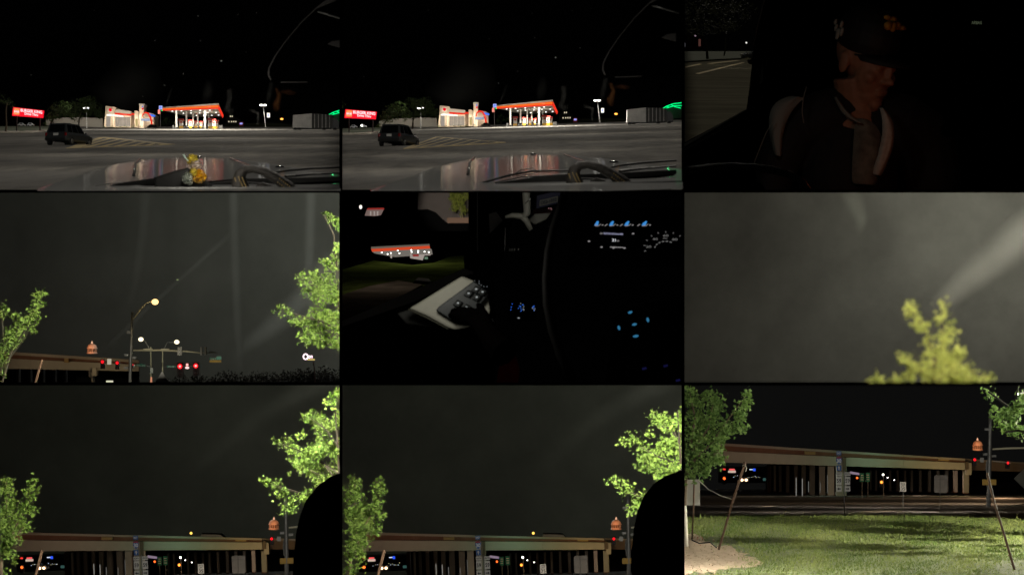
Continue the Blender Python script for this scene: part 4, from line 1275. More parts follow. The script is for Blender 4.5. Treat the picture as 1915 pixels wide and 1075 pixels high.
b = MB(); b.ptube(P3, [(1450, 218, 11.3), (1432, 250, 11.28), (1418, 285, 11.26), (1410, 305, 11.25)], 0, [.7, .8, .8, .6], 6); b.build('piping', MATS['piping'], t, P3)
point(P3, 1400, 60, 10.4, 1.3, (1, .97, .85), .05)  # unseen lamps added to bring out the man's edge and face
point(P3, 1690, 250, 10.35, 1.2, (1, .22, .06), .05)

# ================================================================== INSIDE THE TRUCK: DOOR, MIRROR AND LIT DASH
P5 = Pan(5)
w5 = 'in the centre truck interior view'
CREAM = mat('cream_trim', (.42, .41, .34), .6, noise=.05, nscale=40)
# outside the window: grass, paved strip, block wall, small tree
def sheet(name, m, pts, y0_, y1_, label):
    """ground seen through the window: pixel polygon laid on a plane from near (low rows) to far (high rows)"""
    r0 = max(p[1] for p in pts); r1 = min(p[1] for p in pts)
    vs = [P5.pt(x, y, y0_ + (y1_ - y0_) * ((r0 - y) / (r0 - r1)) ** 1.5) for x, y in pts]
    b_ = MB(); b_.prism(vs, (0, 0, -.05))
    o_ = struct(b_.build(name, m, None, P5)); o_['label'] = label
    return o_
sheet('grass_ground', mat('grass_window', (.05, .065, .015), .95, noise=.7, nscale=2.5, spec=0.0), [(636, 600), (720, 560), (880, 515), (884, 476), (840, 480), (812, 491), (770, 495), (700, 487), (636, 505)], 24, 33, 'dim grass outside the truck window ' + w5)
sheet('footpath', mat('path_window', (.1, .08, .06), .95, noise=.45, nscale=3, spec=0.0), [(636, 606), (700, 580), (790, 532), (745, 524), (690, 535), (636, 552)], 23.5, 28, 'dim brown footpath outside the truck window ' + w5)
t = thing('kerb_stone', 'pale brown kerb block lying on the grass outside the truck window', 'kerb', P5.pt(790, 532, 30))
b = MB(); b.hexa([P5.pt(772, 530, 24), P5.pt(808, 533, 24), P5.pt(806, 527, 25), P5.pt(778, 524, 25), P5.pt(776, 524, 24), P5.pt(807, 527, 24), P5.pt(802, 521, 25), P5.pt(782, 519, 25)])
b.build('block', mat('kerb_pale', (.24, .17, .12), .9), t, P5)
b = MB(); b.pp(P5, [(780, 420), (880, 420), (880, 352), (782, 352)], 62, .5)
tag(b.build('block_wall', mat('mauve_wall', (.075, .062, .06), .95, noise=.2, nscale=1.0), None, P5), 'dim mauve wall outside the truck window behind the small tree', 'wall')
t = thing('young_tree', 'small leafy green tree against the dim wall outside the truck window', 'tree', P5.pt(866, 416, 55))
b = MB(); b.ptube(P5, [(868, 422, 55), (865, 405, 55), (860, 385, 55)], 0, [.9, .7, .5], 6); b.ptube(P5, [(862, 420, 55), (862, 402, 55)], 0, [.6, .5], 6); b.build('trunk', mat('twig', (.2, .17, .08), .9), t, P5)
crown(P5, [(858, 374, 16, 14, 55), (870, 366, 10, 12, 55), (848, 366, 12, 9, 55), (865, 392, 9, 9, 55), (852, 388, 9, 7, 55)], 3.0, 2.6, leafmat('leaf_window', (.06, .08, .012), (.22, .24, .05)), t, 501, OVAL)
b = MB(); b.prect(P5, 836, 407, 884, 417, 54, .4)
tag(b.build('planter_edge', mat('planter_brown', (.12, .07, .05), .9), None, P5), 'brown planter edging under the small tree outside the truck window', 'planter')
spot(P5.pt(820, 372, 28), P5.pt(852, 388, 58), 26000, math.radians(3.4), (1, .94, .78), .5, .1)  # unseen spot added to light the wall and small tree
point(P5, 770, 376, 31, 14, (1, .95, .7), .3)
point(P5, 680, 400, 27, 7, (1, .9, .8), .3)
# model canopies in place of the mirror reflection, lit look painted as emission
def minican(x0, y0_, sc, lb):
    yy = 118
    t = thing('gas_canopy', lb, 'canopy', P5.pt(x0 + 50 * sc, y0_ + 30 * sc, yy))  # model stand-in for the canopy reflection in the mirror
    f = lambda pts: [(x0 + a * sc, y0_ + c * sc) for a, c in pts]
    MB().pp(P5, f([(0, 8), (109, 2), (109, -1.5), (0, 4)]), yy, .3).build('top_band', emi('mini_grey', (.24, .2, .16), .5), t, P5)
    MB().pp(P5, f([(2, 13), (110, 7), (109, 2), (0, 8)]), yy - .1, .3).build('orange_band', emi('mini_orange', (1, .1, .03), .62), t, P5)
    MB().pp(P5, f([(6, 16), (40, 22), (112, 17), (110, 7), (2, 13)]), yy + .2, 2.5).build('soffit', emi('mini_soffit', (.32, .29, .25), .5), t, P5)
    for a, c in ((20, 14.5), (37, 15.5), (50, 11), (31, 17.5), (53, 16), (75, 10), (88, 11.5), (76, 13.5), (100, 13), (88, 14.5), (108, 14)):
        b_ = MB(); b_.ell(P5.pt(x0 + a * sc, y0_ + c * sc, yy - .05), (.035 * sc, .02, .022 * sc), 8); b_.build('canopy_lamp', BULB, t, P5)
    for a, w in ((36, 3), (73, 3)):
        MB().pp(P5, f([(a, 25), (a + w, 25.5), (a + w, 15), (a, 15)]), yy + .05, .1).build('column', emi('mini_white', (.75, .65, .58), .45), t, P5)
    MB().pp(P5, f([(74, 25.5), (96, 29), (110, 28), (111, 17), (78, 19)]), yy + .3, .2).build('store_front', MATS['mini_white'], t, P5)
    MB().pp(P5, f([(78, 22), (89, 22), (89, 18), (78, 18)]), yy + .1, .1).build('red_panel', emi('mini_red', (.5, .05, .04), .5), t, P5)
    MB().pp(P5, f([(96, 30), (111, 29), (111, 20), (100, 20)]), yy + .08, .1).build('green_box', mat('mini_dark', (.01, .02, .012), .8), t, P5)
    MB().pp(P5, f([(100, 27), (106, 27), (106, 23), (100, 23)]), yy - .02, .05).build('green_screen', emi('mini_green', (.35, .6, .4), .35), t, P5)
minican(694, 457.5, 1.0, 'lit gas station canopy with orange stripe showing in the side mirror')
t = thing('gas_canopy', 'tiny second lit canopy above the side mirror in the centre view', 'canopy', P5.pt(695, 405, 118))
MB().pp(P5, [(686, 392), (718, 391.5), (717.5, 388.5), (688, 389)], 118, .3).build('red_band', MATS['mini_red'], t, P5)
for pts in ([(682, 403), (700, 404), (712, 402), (717, 392), (686, 392)],):
    MB().pp(P5, pts, 118.4, .2).build('store_front', emi('mini_pink', (.4, .28, .25), .4), t, P5)
for x in (693, 700, 706):
    MB().prect(P5, x - 1.2, 395, x + 1.2, 403, 118.2, .1).build('column', MATS['mini_white'], t, P5)
b = MB(); b.ell(P5.pt(674.5, 387, 118), (.07, .04, .1), 8); b.build('lamp', WLIT, t, P5)
# mirror housing around the reflection (black), above and right of it
t = thing('side_mirror', 'black side mirror housing round the reflected canopy', 'mirror', P5.pt(760, 490, 20))
MB().pp(P5, [(636, 500), (690, 482), (700, 484), (770, 492), (812, 488), (840, 478), (884, 475), (884, 418), (800, 418), (788, 400), (782, 352), (636, 352)], 130, .3).build('dark_glass', BLACK, t, P5)
MB().pp(P5, [(770, 393), (800, 391), (815, 397), (826, 408), (838, 418), (886, 418), (886, 432), (770, 432)], 50, .2).build('shell', BLACK, t, P5)
b = MB(); b.ptube(P5, [(690, 471), (700, 479), (740, 489), (800, 491), (812, 478), (806, 455)], 20, .8, 6); b.build('glass_rim', DARKRUB, t, P5)
b = MB(); b.ptube(P5, [(752, 402), (800, 434), (835, 458)], 20, .6, 6); b.build('arm_edge', mat('edge_dim', (.03, .03, .032), .5), t, P5)
# pillar, door frame
t = thing('door_frame', 'black door frame and windshield pillar ' + w5, 'door frame', P5.pt(900, 500, 12))
MB().pp(P5, [(876, 352), (1000, 352), (1000, 366), (996, 398), (960, 405), (945, 470), (930, 520), (880, 540), (868, 500), (868, 470), (876, 440)], 12.4, .08).build('pillar', BLACK, t, P5)
b = MB(); b.ptube(P5, [(893, 358), (892.5, 420), (893, 470)], 12.35, .8, 6); b.build('seal', mat('edge_dim2', (.03, .03, .03), .5), t, P5)
MB().pp(P5, [(914, 400), (928, 396), (940, 412), (916, 436)], 12.3, .03).build('speaker_panel', mat('panel_dim', (.035, .03, .026), .7), t, P5)
MB().pp(P5, [(636, 602), (868, 502), (884, 508), (884, 520), (792, 560), (636, 628)], 11.2, .1).build('window_sill', mat('sill_dark', (.03, .025, .022), .7, noise=.3, nscale=8), t, P5)
MB().pp(P5, [(636, 612), (780, 562), (880, 512), (925, 524), (925, 722), (636, 722)], 10.9, .05).build('door_skin', BLACK, t, P5)
# outer bright parts beyond the pillar: cream pillar, plate
t = thing('pillar_trim', 'cream dash and pillar trim between the dark pillar and the steering wheel', 'trim', P5.pt(985, 430, 12))
b = MB(); b.ptube(P5, [(984, 352), (985, 378), (986, 398), (976, 408)], 12.0, [8, 7.5, 7, 6], 12); b.build('upright', CREAM, t, P5, smooth=True)
b = MB(); b.ptube(P5, [(945, 406), (958, 402.5), (975, 404), (985, 413), (993, 430)], 12.0, [2.5, 4.5, 6, 6, 4], 12); b.build('dash_curve', CREAM, t, P5, smooth=True)
MB().pp(P5, [(988, 411), (1000, 420), (1022, 410), (1030, 398), (1000, 400)], 12.2, .05).build('side_wedge', CREAM, t, P5, bevel=.004)
b = MB(); b.ptube(P5, [(994, 358), (991, 372), (982, 381)], 11.85, .7, 6); b.build('cord', CHROME, t, P5, smooth=True)
MB().pp(P5, [(994, 402), (1032, 398), (1034, 389), (994, 392)], 12.6, .03).build('red_strip', mat('red_brown', (.1, .035, .025), .8), t, P5)
t = thing('toll_tag', 'blue framed plate with pale lettering behind the steering wheel', 'plate', P5.pt(1023, 385, 12.3))
MB().pp(P5, [(1003, 390), (1046, 379), (1048, 356), (1004, 366)], 12.3, .02).build('frame', mat('tag_blue', (.01, .012, .09), .5), t, P5)
MB().pp(P5, [(1009, 385.5), (1043, 377), (1043.5, 366.5), (1009.5, 374.5)], 12.27, .02).build('plate', mat('tag_pale', (.34, .34, .3), .6), t, P5)
text('DS2-1032', P5, 1011.5, 376.5, 1041, 383, 12.26, mat('tag_ink', (.05, .06, .1), .7), t, skew=-7.2)
for x, y in ((1026, 389.5), (1030, 389), (1031, 391.5)):
    b = MB(); b.ell(P5.pt(x, y, 12.2), (.002, .001, .002), 6); b.build('pin_light', emi('pin_pink', (1, .5, .5), .5), t, P5)
# door armrest with switch panel
t = thing('door_armrest', 'cream door armrest holding the black window switch panel', 'armrest', P5.pt(830, 610, 9.6))
AR = [(765, 577), (864, 516), (885, 524.5), (905, 545), (915, 562), (917, 580), (914, 596), (906, 604), (884, 598), (884, 607), (873, 614), (850, 617), (836, 612), (800, 592)]
MB().pp(P5, AR, 9.7, .05).build('cream_top', CREAM, t, P5, bevel=.016)
SWP = mat('switch_panel', (.03, .034, .036), .4, noise=.2, nscale=60)
MB().pp(P5, [(815, 580), (821, 573), (886, 525.5), (914, 547), (912, 553), (886, 584), (872, 600), (848, 601)], 9.66, .04).build('switch_panel', SWP, t, P5, bevel=.004)
SWB = mat('switch_black', (.012, .014, .015), .3)
for k, (x, y) in enumerate(((856, 567), (872, 575), (876, 549), (891, 556), (890, 541), (902, 546))):
    s_ = MB().pp(P5, [(x - 10, y + 3), (x + 1, y + 8.5), (x + 10, y - 2), (x - 1, y - 7.5)], 9.64, .03).build('switch', SWB, t, P5, bevel=.004)
    b = MB(); b.ell(P5.pt(x + .5, y - .5, 9.632), (.0045, .003, .003), 8); b.build('icon', emi('switch_icon', (.75, .8, .78), .42), s_, P5)
for x, y in ((888, 525), (896, 530), (900, 533), (905, 536), (911, 536), (896, 526)):
    b = MB(); b.ell(P5.pt(x, y, 9.62), (.0012, .001, .0012), 6); b.build('pin_light', emi('pin_white', (.8, .85, .9), .4), t, P5)
b = MB(); b.ptube(P5, [(764, 578), (800, 595), (838, 615)], 9.69, [1.2, 1.6, 1], 8); b.build('edge_seam', mat('seam_olive', (.06, .06, .04), .7), t, P5)
MB().pp(P5, [(742, 586), (764, 579), (812, 604), (805, 612), (760, 606)], 9.85, .05).build('lower_panel', mat('door_dim', (.03, .03, .027), .7), t, P5, bevel=.006)
b = MB(); b.ptube(P5, [(921, 596), (924, 606), (920, 618), (917, 622)], 9.6, [1.2, 1.4, 1.6, .8], 8); b.build('door_pull', mat('pull_chrome', (.3, .3, .3), .25, metal=.8), t, P5, smooth=True)
# dark hand reaching over the armrest: palm and five fingers, one skin
b = MB()
def fing(pts, r):
    b.ptube(P5, [(x, y, d) for x, y, d in pts], 0, r, 10)
fing([(945, 660, 9.35), (925, 640, 9.4), (905, 612, 9.45), (890, 596, 9.48)], [30, 24, 20, 17])
fing([(900, 590, 9.5), (880, 582, 9.52), (858, 580, 9.55), (846, 582, 9.58)], [9, 8, 7, 5.5])
fing([(898, 596, 9.5), (874, 588, 9.5), (850, 587, 9.54), (842, 590, 9.58)], [9, 7.5, 7, 5.5])
fing([(898, 602, 9.48), (876, 596, 9.5), (856, 594, 9.54), (848, 596, 9.58)], [9, 7.5, 6.5, 5.5])
fing([(900, 610, 9.46), (884, 602, 9.5), (868, 600, 9.54), (860, 601, 9.58)], [8, 6.5, 5.5, 5])
fing([(915, 610, 9.42), (908, 590, 9.44), (900, 576, 9.5), (894, 570, 9.55)], [9, 8, 7, 5])
t = thing('person', 'dark hand and forearm of the driver resting on the switch panel', 'person', P5.pt(930, 660, 9.3))
remesh(b, 'hand', mat('skin_dark', (.0012, .001, .001), 1.0, spec=0.0), t, .004, 3, P5)
# steering wheel arc
t = thing('steering_wheel', 'black steering wheel rim and blue-lit buttons ' + w5, 'steering wheel', P5.pt(1100, 700, 9.4))
b = MB(); b.ptube(P5, [(1056, 362), (1045, 395), (1034, 430), (1026, 470), (1022, 520), (1024, 570), (1034, 620), (1050, 668), (1074, 712)], 9.3, [7, 7, 7.5, 8, 8.5, 9, 9, 9, 9], 14)
b.build('rim', mat('rim_black', (.004, .0035, .003), .7, spec=.15), t, P5, smooth=True)
MB().pp(P5, [(1130, 722), (1300, 722), (1300, 560), (1210, 565), (1150, 590)], 9.6, .05).build('hub', BLACK, t, P5)
BTN = emi('button_blue', (.05, .27, .5), .55)
for x, y, a, l in ((1178.5, 584, -.35, 4), (1157.5, 613, 1.3, 4), (1186.5, 606.5, -.2, 4.2), (1211.5, 598, 1.35, 4.2), (1189, 628.5, -.15, 5)):
    b = MB(); dx, dy = math.cos(a) * l, math.sin(a) * l
    b.ptube(P5, [(x - dx, y - dy), (x, y), (x + dx, y + dy)], 9.52, [1.3, 2.6, 1.3], 8); b.build('lit_button', BTN, t, P5, smooth=True)
for x, y in ((1205, 690), (1245, 685), (1268, 712)):
    b = MB(); b.ptube(P5, [(x - 4, y), (x + 4, y - 2)], 9.52, 2.0, 8); b.build('dim_button', emi('button_dim', (.02, .02, .12), .25), t, P5)
# column stalk and headlamp switch lights
t = thing('light_switch', 'small cluster of blue and white pinpoint lights on the dark dash', 'switch', P5.pt(975, 590, 10))
MB().prect(P5, 950, 560, 1004, 600, 10.1, .02).build('plate', BLACK, t, P5)
for k in range(26):
    x = R.choice((R.gauss(956, 1.2), R.gauss(975, 5), R.gauss(975, 5), R.gauss(999, 1.2)))
    y = R.gauss(575, 3.5)
    b = MB(); b.ell(P5.pt(x, y, 10.05), (.0018, .001, .0014), 6); b.build('pin_light', BLUEL if k % 3 else MATS['pin_white'], t, P5)
b = MB(); b.ell(P5.pt(970, 594.5, 10.05), (.005, .001, .002), 8); b.build('pin_light', MATS['pin_white'], t, P5)
# chrome vent strip, red floor glow
t = thing('vent_trim', 'thin chrome vent trim glinting below the cream dash curve', 'trim', P5.pt(944, 470, 11.6))
b = MB(); b.ptube(P5, [(945, 426), (944.5, 450), (944, 468)], 11.6, [.8, .6, .4], 6); b.build('upright', CHROME, t, P5)
for x in (953, 957, 962, 969):
    b = MB(); b.ptube(P5, [(x, 469), (x + 1, 464.5)], 11.6, .8, 6); b.build('slat', CHROME, t, P5)
b = MB(); b.ell(P5.pt(1026.5, 425.5, 11.5), (.004, .003, .01), 8); b.build('stud', CHROME, t, P5)
b = MB(); b.pp(P5, [(928, 722), (968, 722), (972, 690), (955, 636), (944, 640), (932, 690)], 10.6, .05)
tag(b.build('seat_side', mat('red_cloth', (.16, .004, .003), .9, noise=.3, nscale=20), None, P5), 'dark red seat cloth glowing dimly below the armrest', 'seat')
# instrument cluster
t = thing('instrument_cluster', 'instrument cluster with blue gauges, trip screen and speedometer', 'instrument panel', P5.pt(1180, 490, 9.9))
MB().pp(P5, [(1060, 500), (1300, 500), (1300, 385), (1075, 395)], 10.1, .05).build('backing', BLACK, t, P5)
GB = emi('gauge_blue', (.06, .33, .85), .75)
GW = emi('gauge_white', (.5, .47, .47), .5)
for k, x in enumerate((1115.5, 1143, 1171.5, 1204)):
    g_ = MB().pp(P5, [(x - 4, 421.5), (x + 3, 421.5), (x + 4.5 + k * .6, 414), (x + 1 + k * .8, 413.3), (x - 1.5, 417)], 10.02, .01).build('gauge', GB, t, P5)
    b = MB(); b.ptube(P5, [(x - 12 if k else x - 2, 422.5), (x - 7 if k else x - 1, 419)], 10.02, .7, 6); b.ptube(P5, [(x - 3, 422.5), (x + 4, 422), (x + 8, 418.8)], 10.02, .6, 6); b.ptube(P5, [(x + 10, 421), (x + 13, 420.5)], 10.02, .9, 6); b.build('scale', GW, g_, P5)
b = MB(); b.pp(P5, [(1129, 437.8), (1165, 439.2), (1165, 436.4), (1129, 434.6)], 10.02, .01); b.build('menu_bar', emi('menu_bar', (.42, .42, .62), .5), t, P5)
text('<>', P5, 1122, 434.6, 1127, 438.2, 10.02, GW, t)
text('Fuel Economy', P5, 1131, 435.2, 1160, 438.2, 10.005, mat('menu_ink', (.01, .01, .02), .8), t)
text('21', P5, 1144.5, 446.5, 1151.5, 451.4, 10.02, emi('trip_digits', (.9, .9, .95), .8), t)
text('mi', P5, 1153, 448.6, 1157.5, 451.6, 10.02, GW, t)
b = MB(); b.pp(P5, [(1141, 462.6), (1166, 463.4), (1166, 462), (1141, 461)], 10.02, .01); b.build('fuel_bar', GW, t, P5)
for x, y in ((1147.5, 463.5), (1168, 463.8), (1184, 436.8), (1125, 462), (1101.5, 451)):
    b = MB(); b.ell(P5.pt(x, y, 10.01), (.005, .001, .003), 8); b.build('tell_tale', GW, t, P5)
GD = emi('dial_grey', (.34, .33, .32), .35)
for s_, x, y in (('20', 1213, 461.2), ('40', 1225, 447), ('60', 1245, 440.5), ('80', 1262, 447.6)):
    text(s_, P5, x - 5, y - 2, x + 5, y + 2, 10.02, GD, t, name='dial_number')
for k in range(9):
    a = math.radians(195 - k * 21)
    b = MB(); c_, s_ = math.cos(a), math.sin(a)
    b.ptube(P5, [(1245 + c_ * 38, 462 - s_ * 27), (1245 + c_ * 41.5, 462 - s_ * 29.5)], 10.02, .75, 6); b.build('dial_tick', GD, t, P5)
for k in range(6):
    a = math.radians(170 - k * 20)
    a2 = a - math.radians(12)
    b = MB(); b.ptube(P5, [(1245 + math.cos(a) * 21, 466 - math.sin(a) * 15), (1245 + math.cos(a2) * 21, 466 - math.sin(a2) * 15)], 10.02, 1.0, 6); b.build('inner_ring', GD, t, P5)
b = MB(); b.pp(P5, [(1240, 446.2), (1248, 446.2), (1248, 445.2), (1240, 445.2)], 10.02, .01); b.build('dial_mark', GD, t, P5)
# street light falling in through the window
point(P5, 800, 500, 9.25, 3.2, (1, .97, .86), .06)
point(P5, 985, 372, 11.5, 1.0, (1, .97, .9), .05)
point(P5, 950, 690, 10.35, .02, (1, .1, .05), .03)

# ================================================================== THE BLURRED TREETOP
P6 = Pan(6)
t = thing('treetop', 'out-of-focus yellow-green treetop against the grey glowing sky', 'tree', P6.pt(1740, 713, 3.3))
b = MB()
b.ptube(P6, [(1745, 722, 3.3), (1748, 680, 3.3), (1762, 640, 3.3), (1764, 575, 3.3)], 0, [3.5, 2.6, 1.6, .8], 7)
b.ptube(P6, [(1748, 680, 3.3), (1738, 640, 3.3), (1722, 605, 3.3), (1702, 580, 3.3)], 0, [2, 1.5, 1.2, .7], 7)
b.ptube(P6, [(1745, 715, 3.3), (1715, 690, 3.3), (1685, 672, 3.3)], 0, [2, 1.5, .8], 7)
b.ptube(P6, [(1748, 715, 3.3), (1795, 690, 3.3), (1840, 704, 3.3)], 0, [2, 1.5, .8], 7)
b.build('trunk', BARK, t, P6)
BL = [(1762, 572, 8, 9), (1764, 588, 8, 9), (1762, 602, 10, 9), (1772, 618, 11, 12), (1768, 634, 10, 10), (1764, 652, 12, 12), (1789, 660, 13, 15), (1782, 678, 16, 12), (1768, 672, 14, 14),
      (1700, 576, 8, 6), (1710, 584, 9, 7), (1718, 603, 9, 8), (1730, 610, 11, 10), (1733, 638, 8, 10), (1740, 658, 11, 10), (1748, 672, 12, 12), (1686, 670, 9, 6), (1702, 676, 12, 9), (1712, 690, 14, 10),
      (1738, 695, 22, 14), (1770, 695, 22, 16), (1800, 697, 20, 13), (1826, 704, 14, 9), (1848, 709, 10, 8), (1645, 710, 11, 6), (1668, 712, 12, 5), (1700, 708, 18, 9), (1640, 715, 8, 4), (1760, 712, 40, 8), (1810, 714, 30, 6)]
crown(P6, [(a, c, rx, ry, 3.3) for a, c, rx, ry in BL], 8.5, .42, leafmat('leaf_blur', (.3, .33, .08), (.55, .56, .17), .3), t, 601, OVAL, up=.3, toward=.8)
point(P6, 1880, 480, 3.08, 5.0, (1, .97, .72), .02)
point(P6, 1790, 560, 3.04, .3, (1, .97, .72), .02)
# unseen lamps added before the backdrop to give the sky its glow
point(P6, 1925, 380, 13.0, 46, (1, .97, .88), .08)
point(P6, 1720, 690, 12.6, 2.4, (.98, 1, .9), .1)
SB = smear_glare_mat('painted_beam', .2, (.75, .73, .62), 2.0)  # light beams painted as translucent strips just before the sky
smear(P6, [(1990, 385), (1915, 440), (1860, 484), (1810, 522), (1772, 556), (1740, 590)], [52, 46, 38, 32, 26, 20], 13.6, SB, 'smear_glare_strip', 'broad slanting painted light streak above the blurred treetop', (1, .05))
smear(P6, [(1585, 350), (1600, 385), (1612, 415), (1605, 440)], [22, 22, 14, 8], 13.6, smear_glare_mat('painted_beam_dim', .3, (.6, .62, .5), 2.0), 'smear_glare_strip', 'faint upright painted light streak above the blurred treetop', (1, .05))

# ================================================================== THE OVERPASS, THREE VIEWS
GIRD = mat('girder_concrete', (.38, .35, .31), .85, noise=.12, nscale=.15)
PARA = mat('parapet_concrete', (.3, .26, .23), .85, noise=.15, nscale=.2)
ROAD = mat('road_asphalt', (.06, .055, .05), .85, noise=.4, nscale=.05)
SIGNB = mat('sign_back', (.3, .29, .27), .5, metal=.3, noise=.15, nscale=2)
SIGNW = mat('sign_white', (.62, .6, .55), .6)
SIGNK = mat('sign_ink', (.02, .02, .02), .6)
SIGNBL = mat('sign_blue', (.02, .09, .3), .5)
SIGNGR = mat('sign_green', (.02, .2, .13), .5)
SIGNY = mat('sign_yellow', (.5, .3, .05), .6)
DOMEM = mat('dome_stone', (.5, .36, .28), .8, noise=.2, nscale=.5)
LEAFB = leafmat('leaf_bright', (.04, .075, .012), (.2, .3, .07), .3)
LEAFC = leafmat('leaf_fresh', (.04, .085, .02), (.2, .31, .09), .3)
RUST = mat('rusty_steel', (.085, .045, .026), .75, noise=.4, nscale=25)

def dome(P, x, ybase, w, y, lb):
    k = KH * y
    o_ = P.pt(x, ybase, y)
    t = thing('dome', lb, 'dome', o_)
    r = w * k / 2
    b = MB(); b.lathe([(r * 1.05, 0), (r * 1.05, r * .15), (r * .95, r * .2), (r * .95, r * .3)], o_, 24); b.build('drum_base', DOMEM, t, P)
    for i in range(14):
        a = 2 * math.pi * i / 14
        b = MB(); c = o_ + Vector((math.cos(a) * r * .88, math.sin(a) * r * .88, 0)); b.lathe([(r * .06, r * .3), (r * .06, r * .95)], c, 6); b.build('column', DOMEM, t, P)
    b = MB(); b.lathe([(r * .7, r * .3), (r * .7, r * .95)], o_, 20); b.build('drum', mat('drum_shade', (.2, .14, .1), .9), t, P)
    b = MB(); b.lathe([(r * 1.06, r * .95), (r * 1.06, r * 1.08), (r * .95, r * 1.1), (r * .9, r * 1.35), (r * .75, r * 1.62), (r * .5, r * 1.82), (r * .2, r * 1.93), (r * .16, r * 1.95)], o_, 24); b.build('shell', DOMEM, t, P, smooth=True)
    b = MB(); b.lathe([(r * .17, r * 1.93), (r * .17, r * 2.2), (r * .1, r * 2.3), (r * .02, r * 2.5)], o_, 12); b.build('lantern', emi('lantern_glow', (1, .55, .32), .9), t, P)
    l = point(P, x, ybase, y, 0.001)
    l.location = o_ + Vector((-r * 1.2, -r * 3.2, r * 1.3)); l.data.energy = 300 * r * r; l.data.color = (1, .42, .2); l.data.shadow_soft_size = .3
    l2 = point(P, x, ybase, y, 0.001)
    l2.location = o_ + Vector((r * 1.6, -r * 2.6, r * 2.2)); l2.data.energy = 110 * r * r; l2.data.color = (1, .5, .25)

def signal(P, x, y, d, lb, core=REDL, w=4.2, grp=None):
    t = thing('traffic_signal', lb, 'traffic signal', P.pt(x, y, d), group=grp)
    k = KH * d
    MB().prect(P, x - w * .62, y - w * .75, x + w * .62, y + w * 2.2, d, .4).build('housing', mat('signal_black', (.02, .02, .02), .6), t, P)
    b = MB(); b.ell(P.pt(x, y, d - .1), (w * .48 * k, .15, w * .48 * k), 14); b.build('lens', core, t, P, smooth=True)
    for j in (1, 2):
        b = MB(); b.ell(P.pt(x, y + j * w * .85, d - .05), (w * .34 * k, .1, w * .34 * k), 10); b.build('dark_lens', mat('lens_dark', (.03, .02, .02), .3), t, P)
    return t

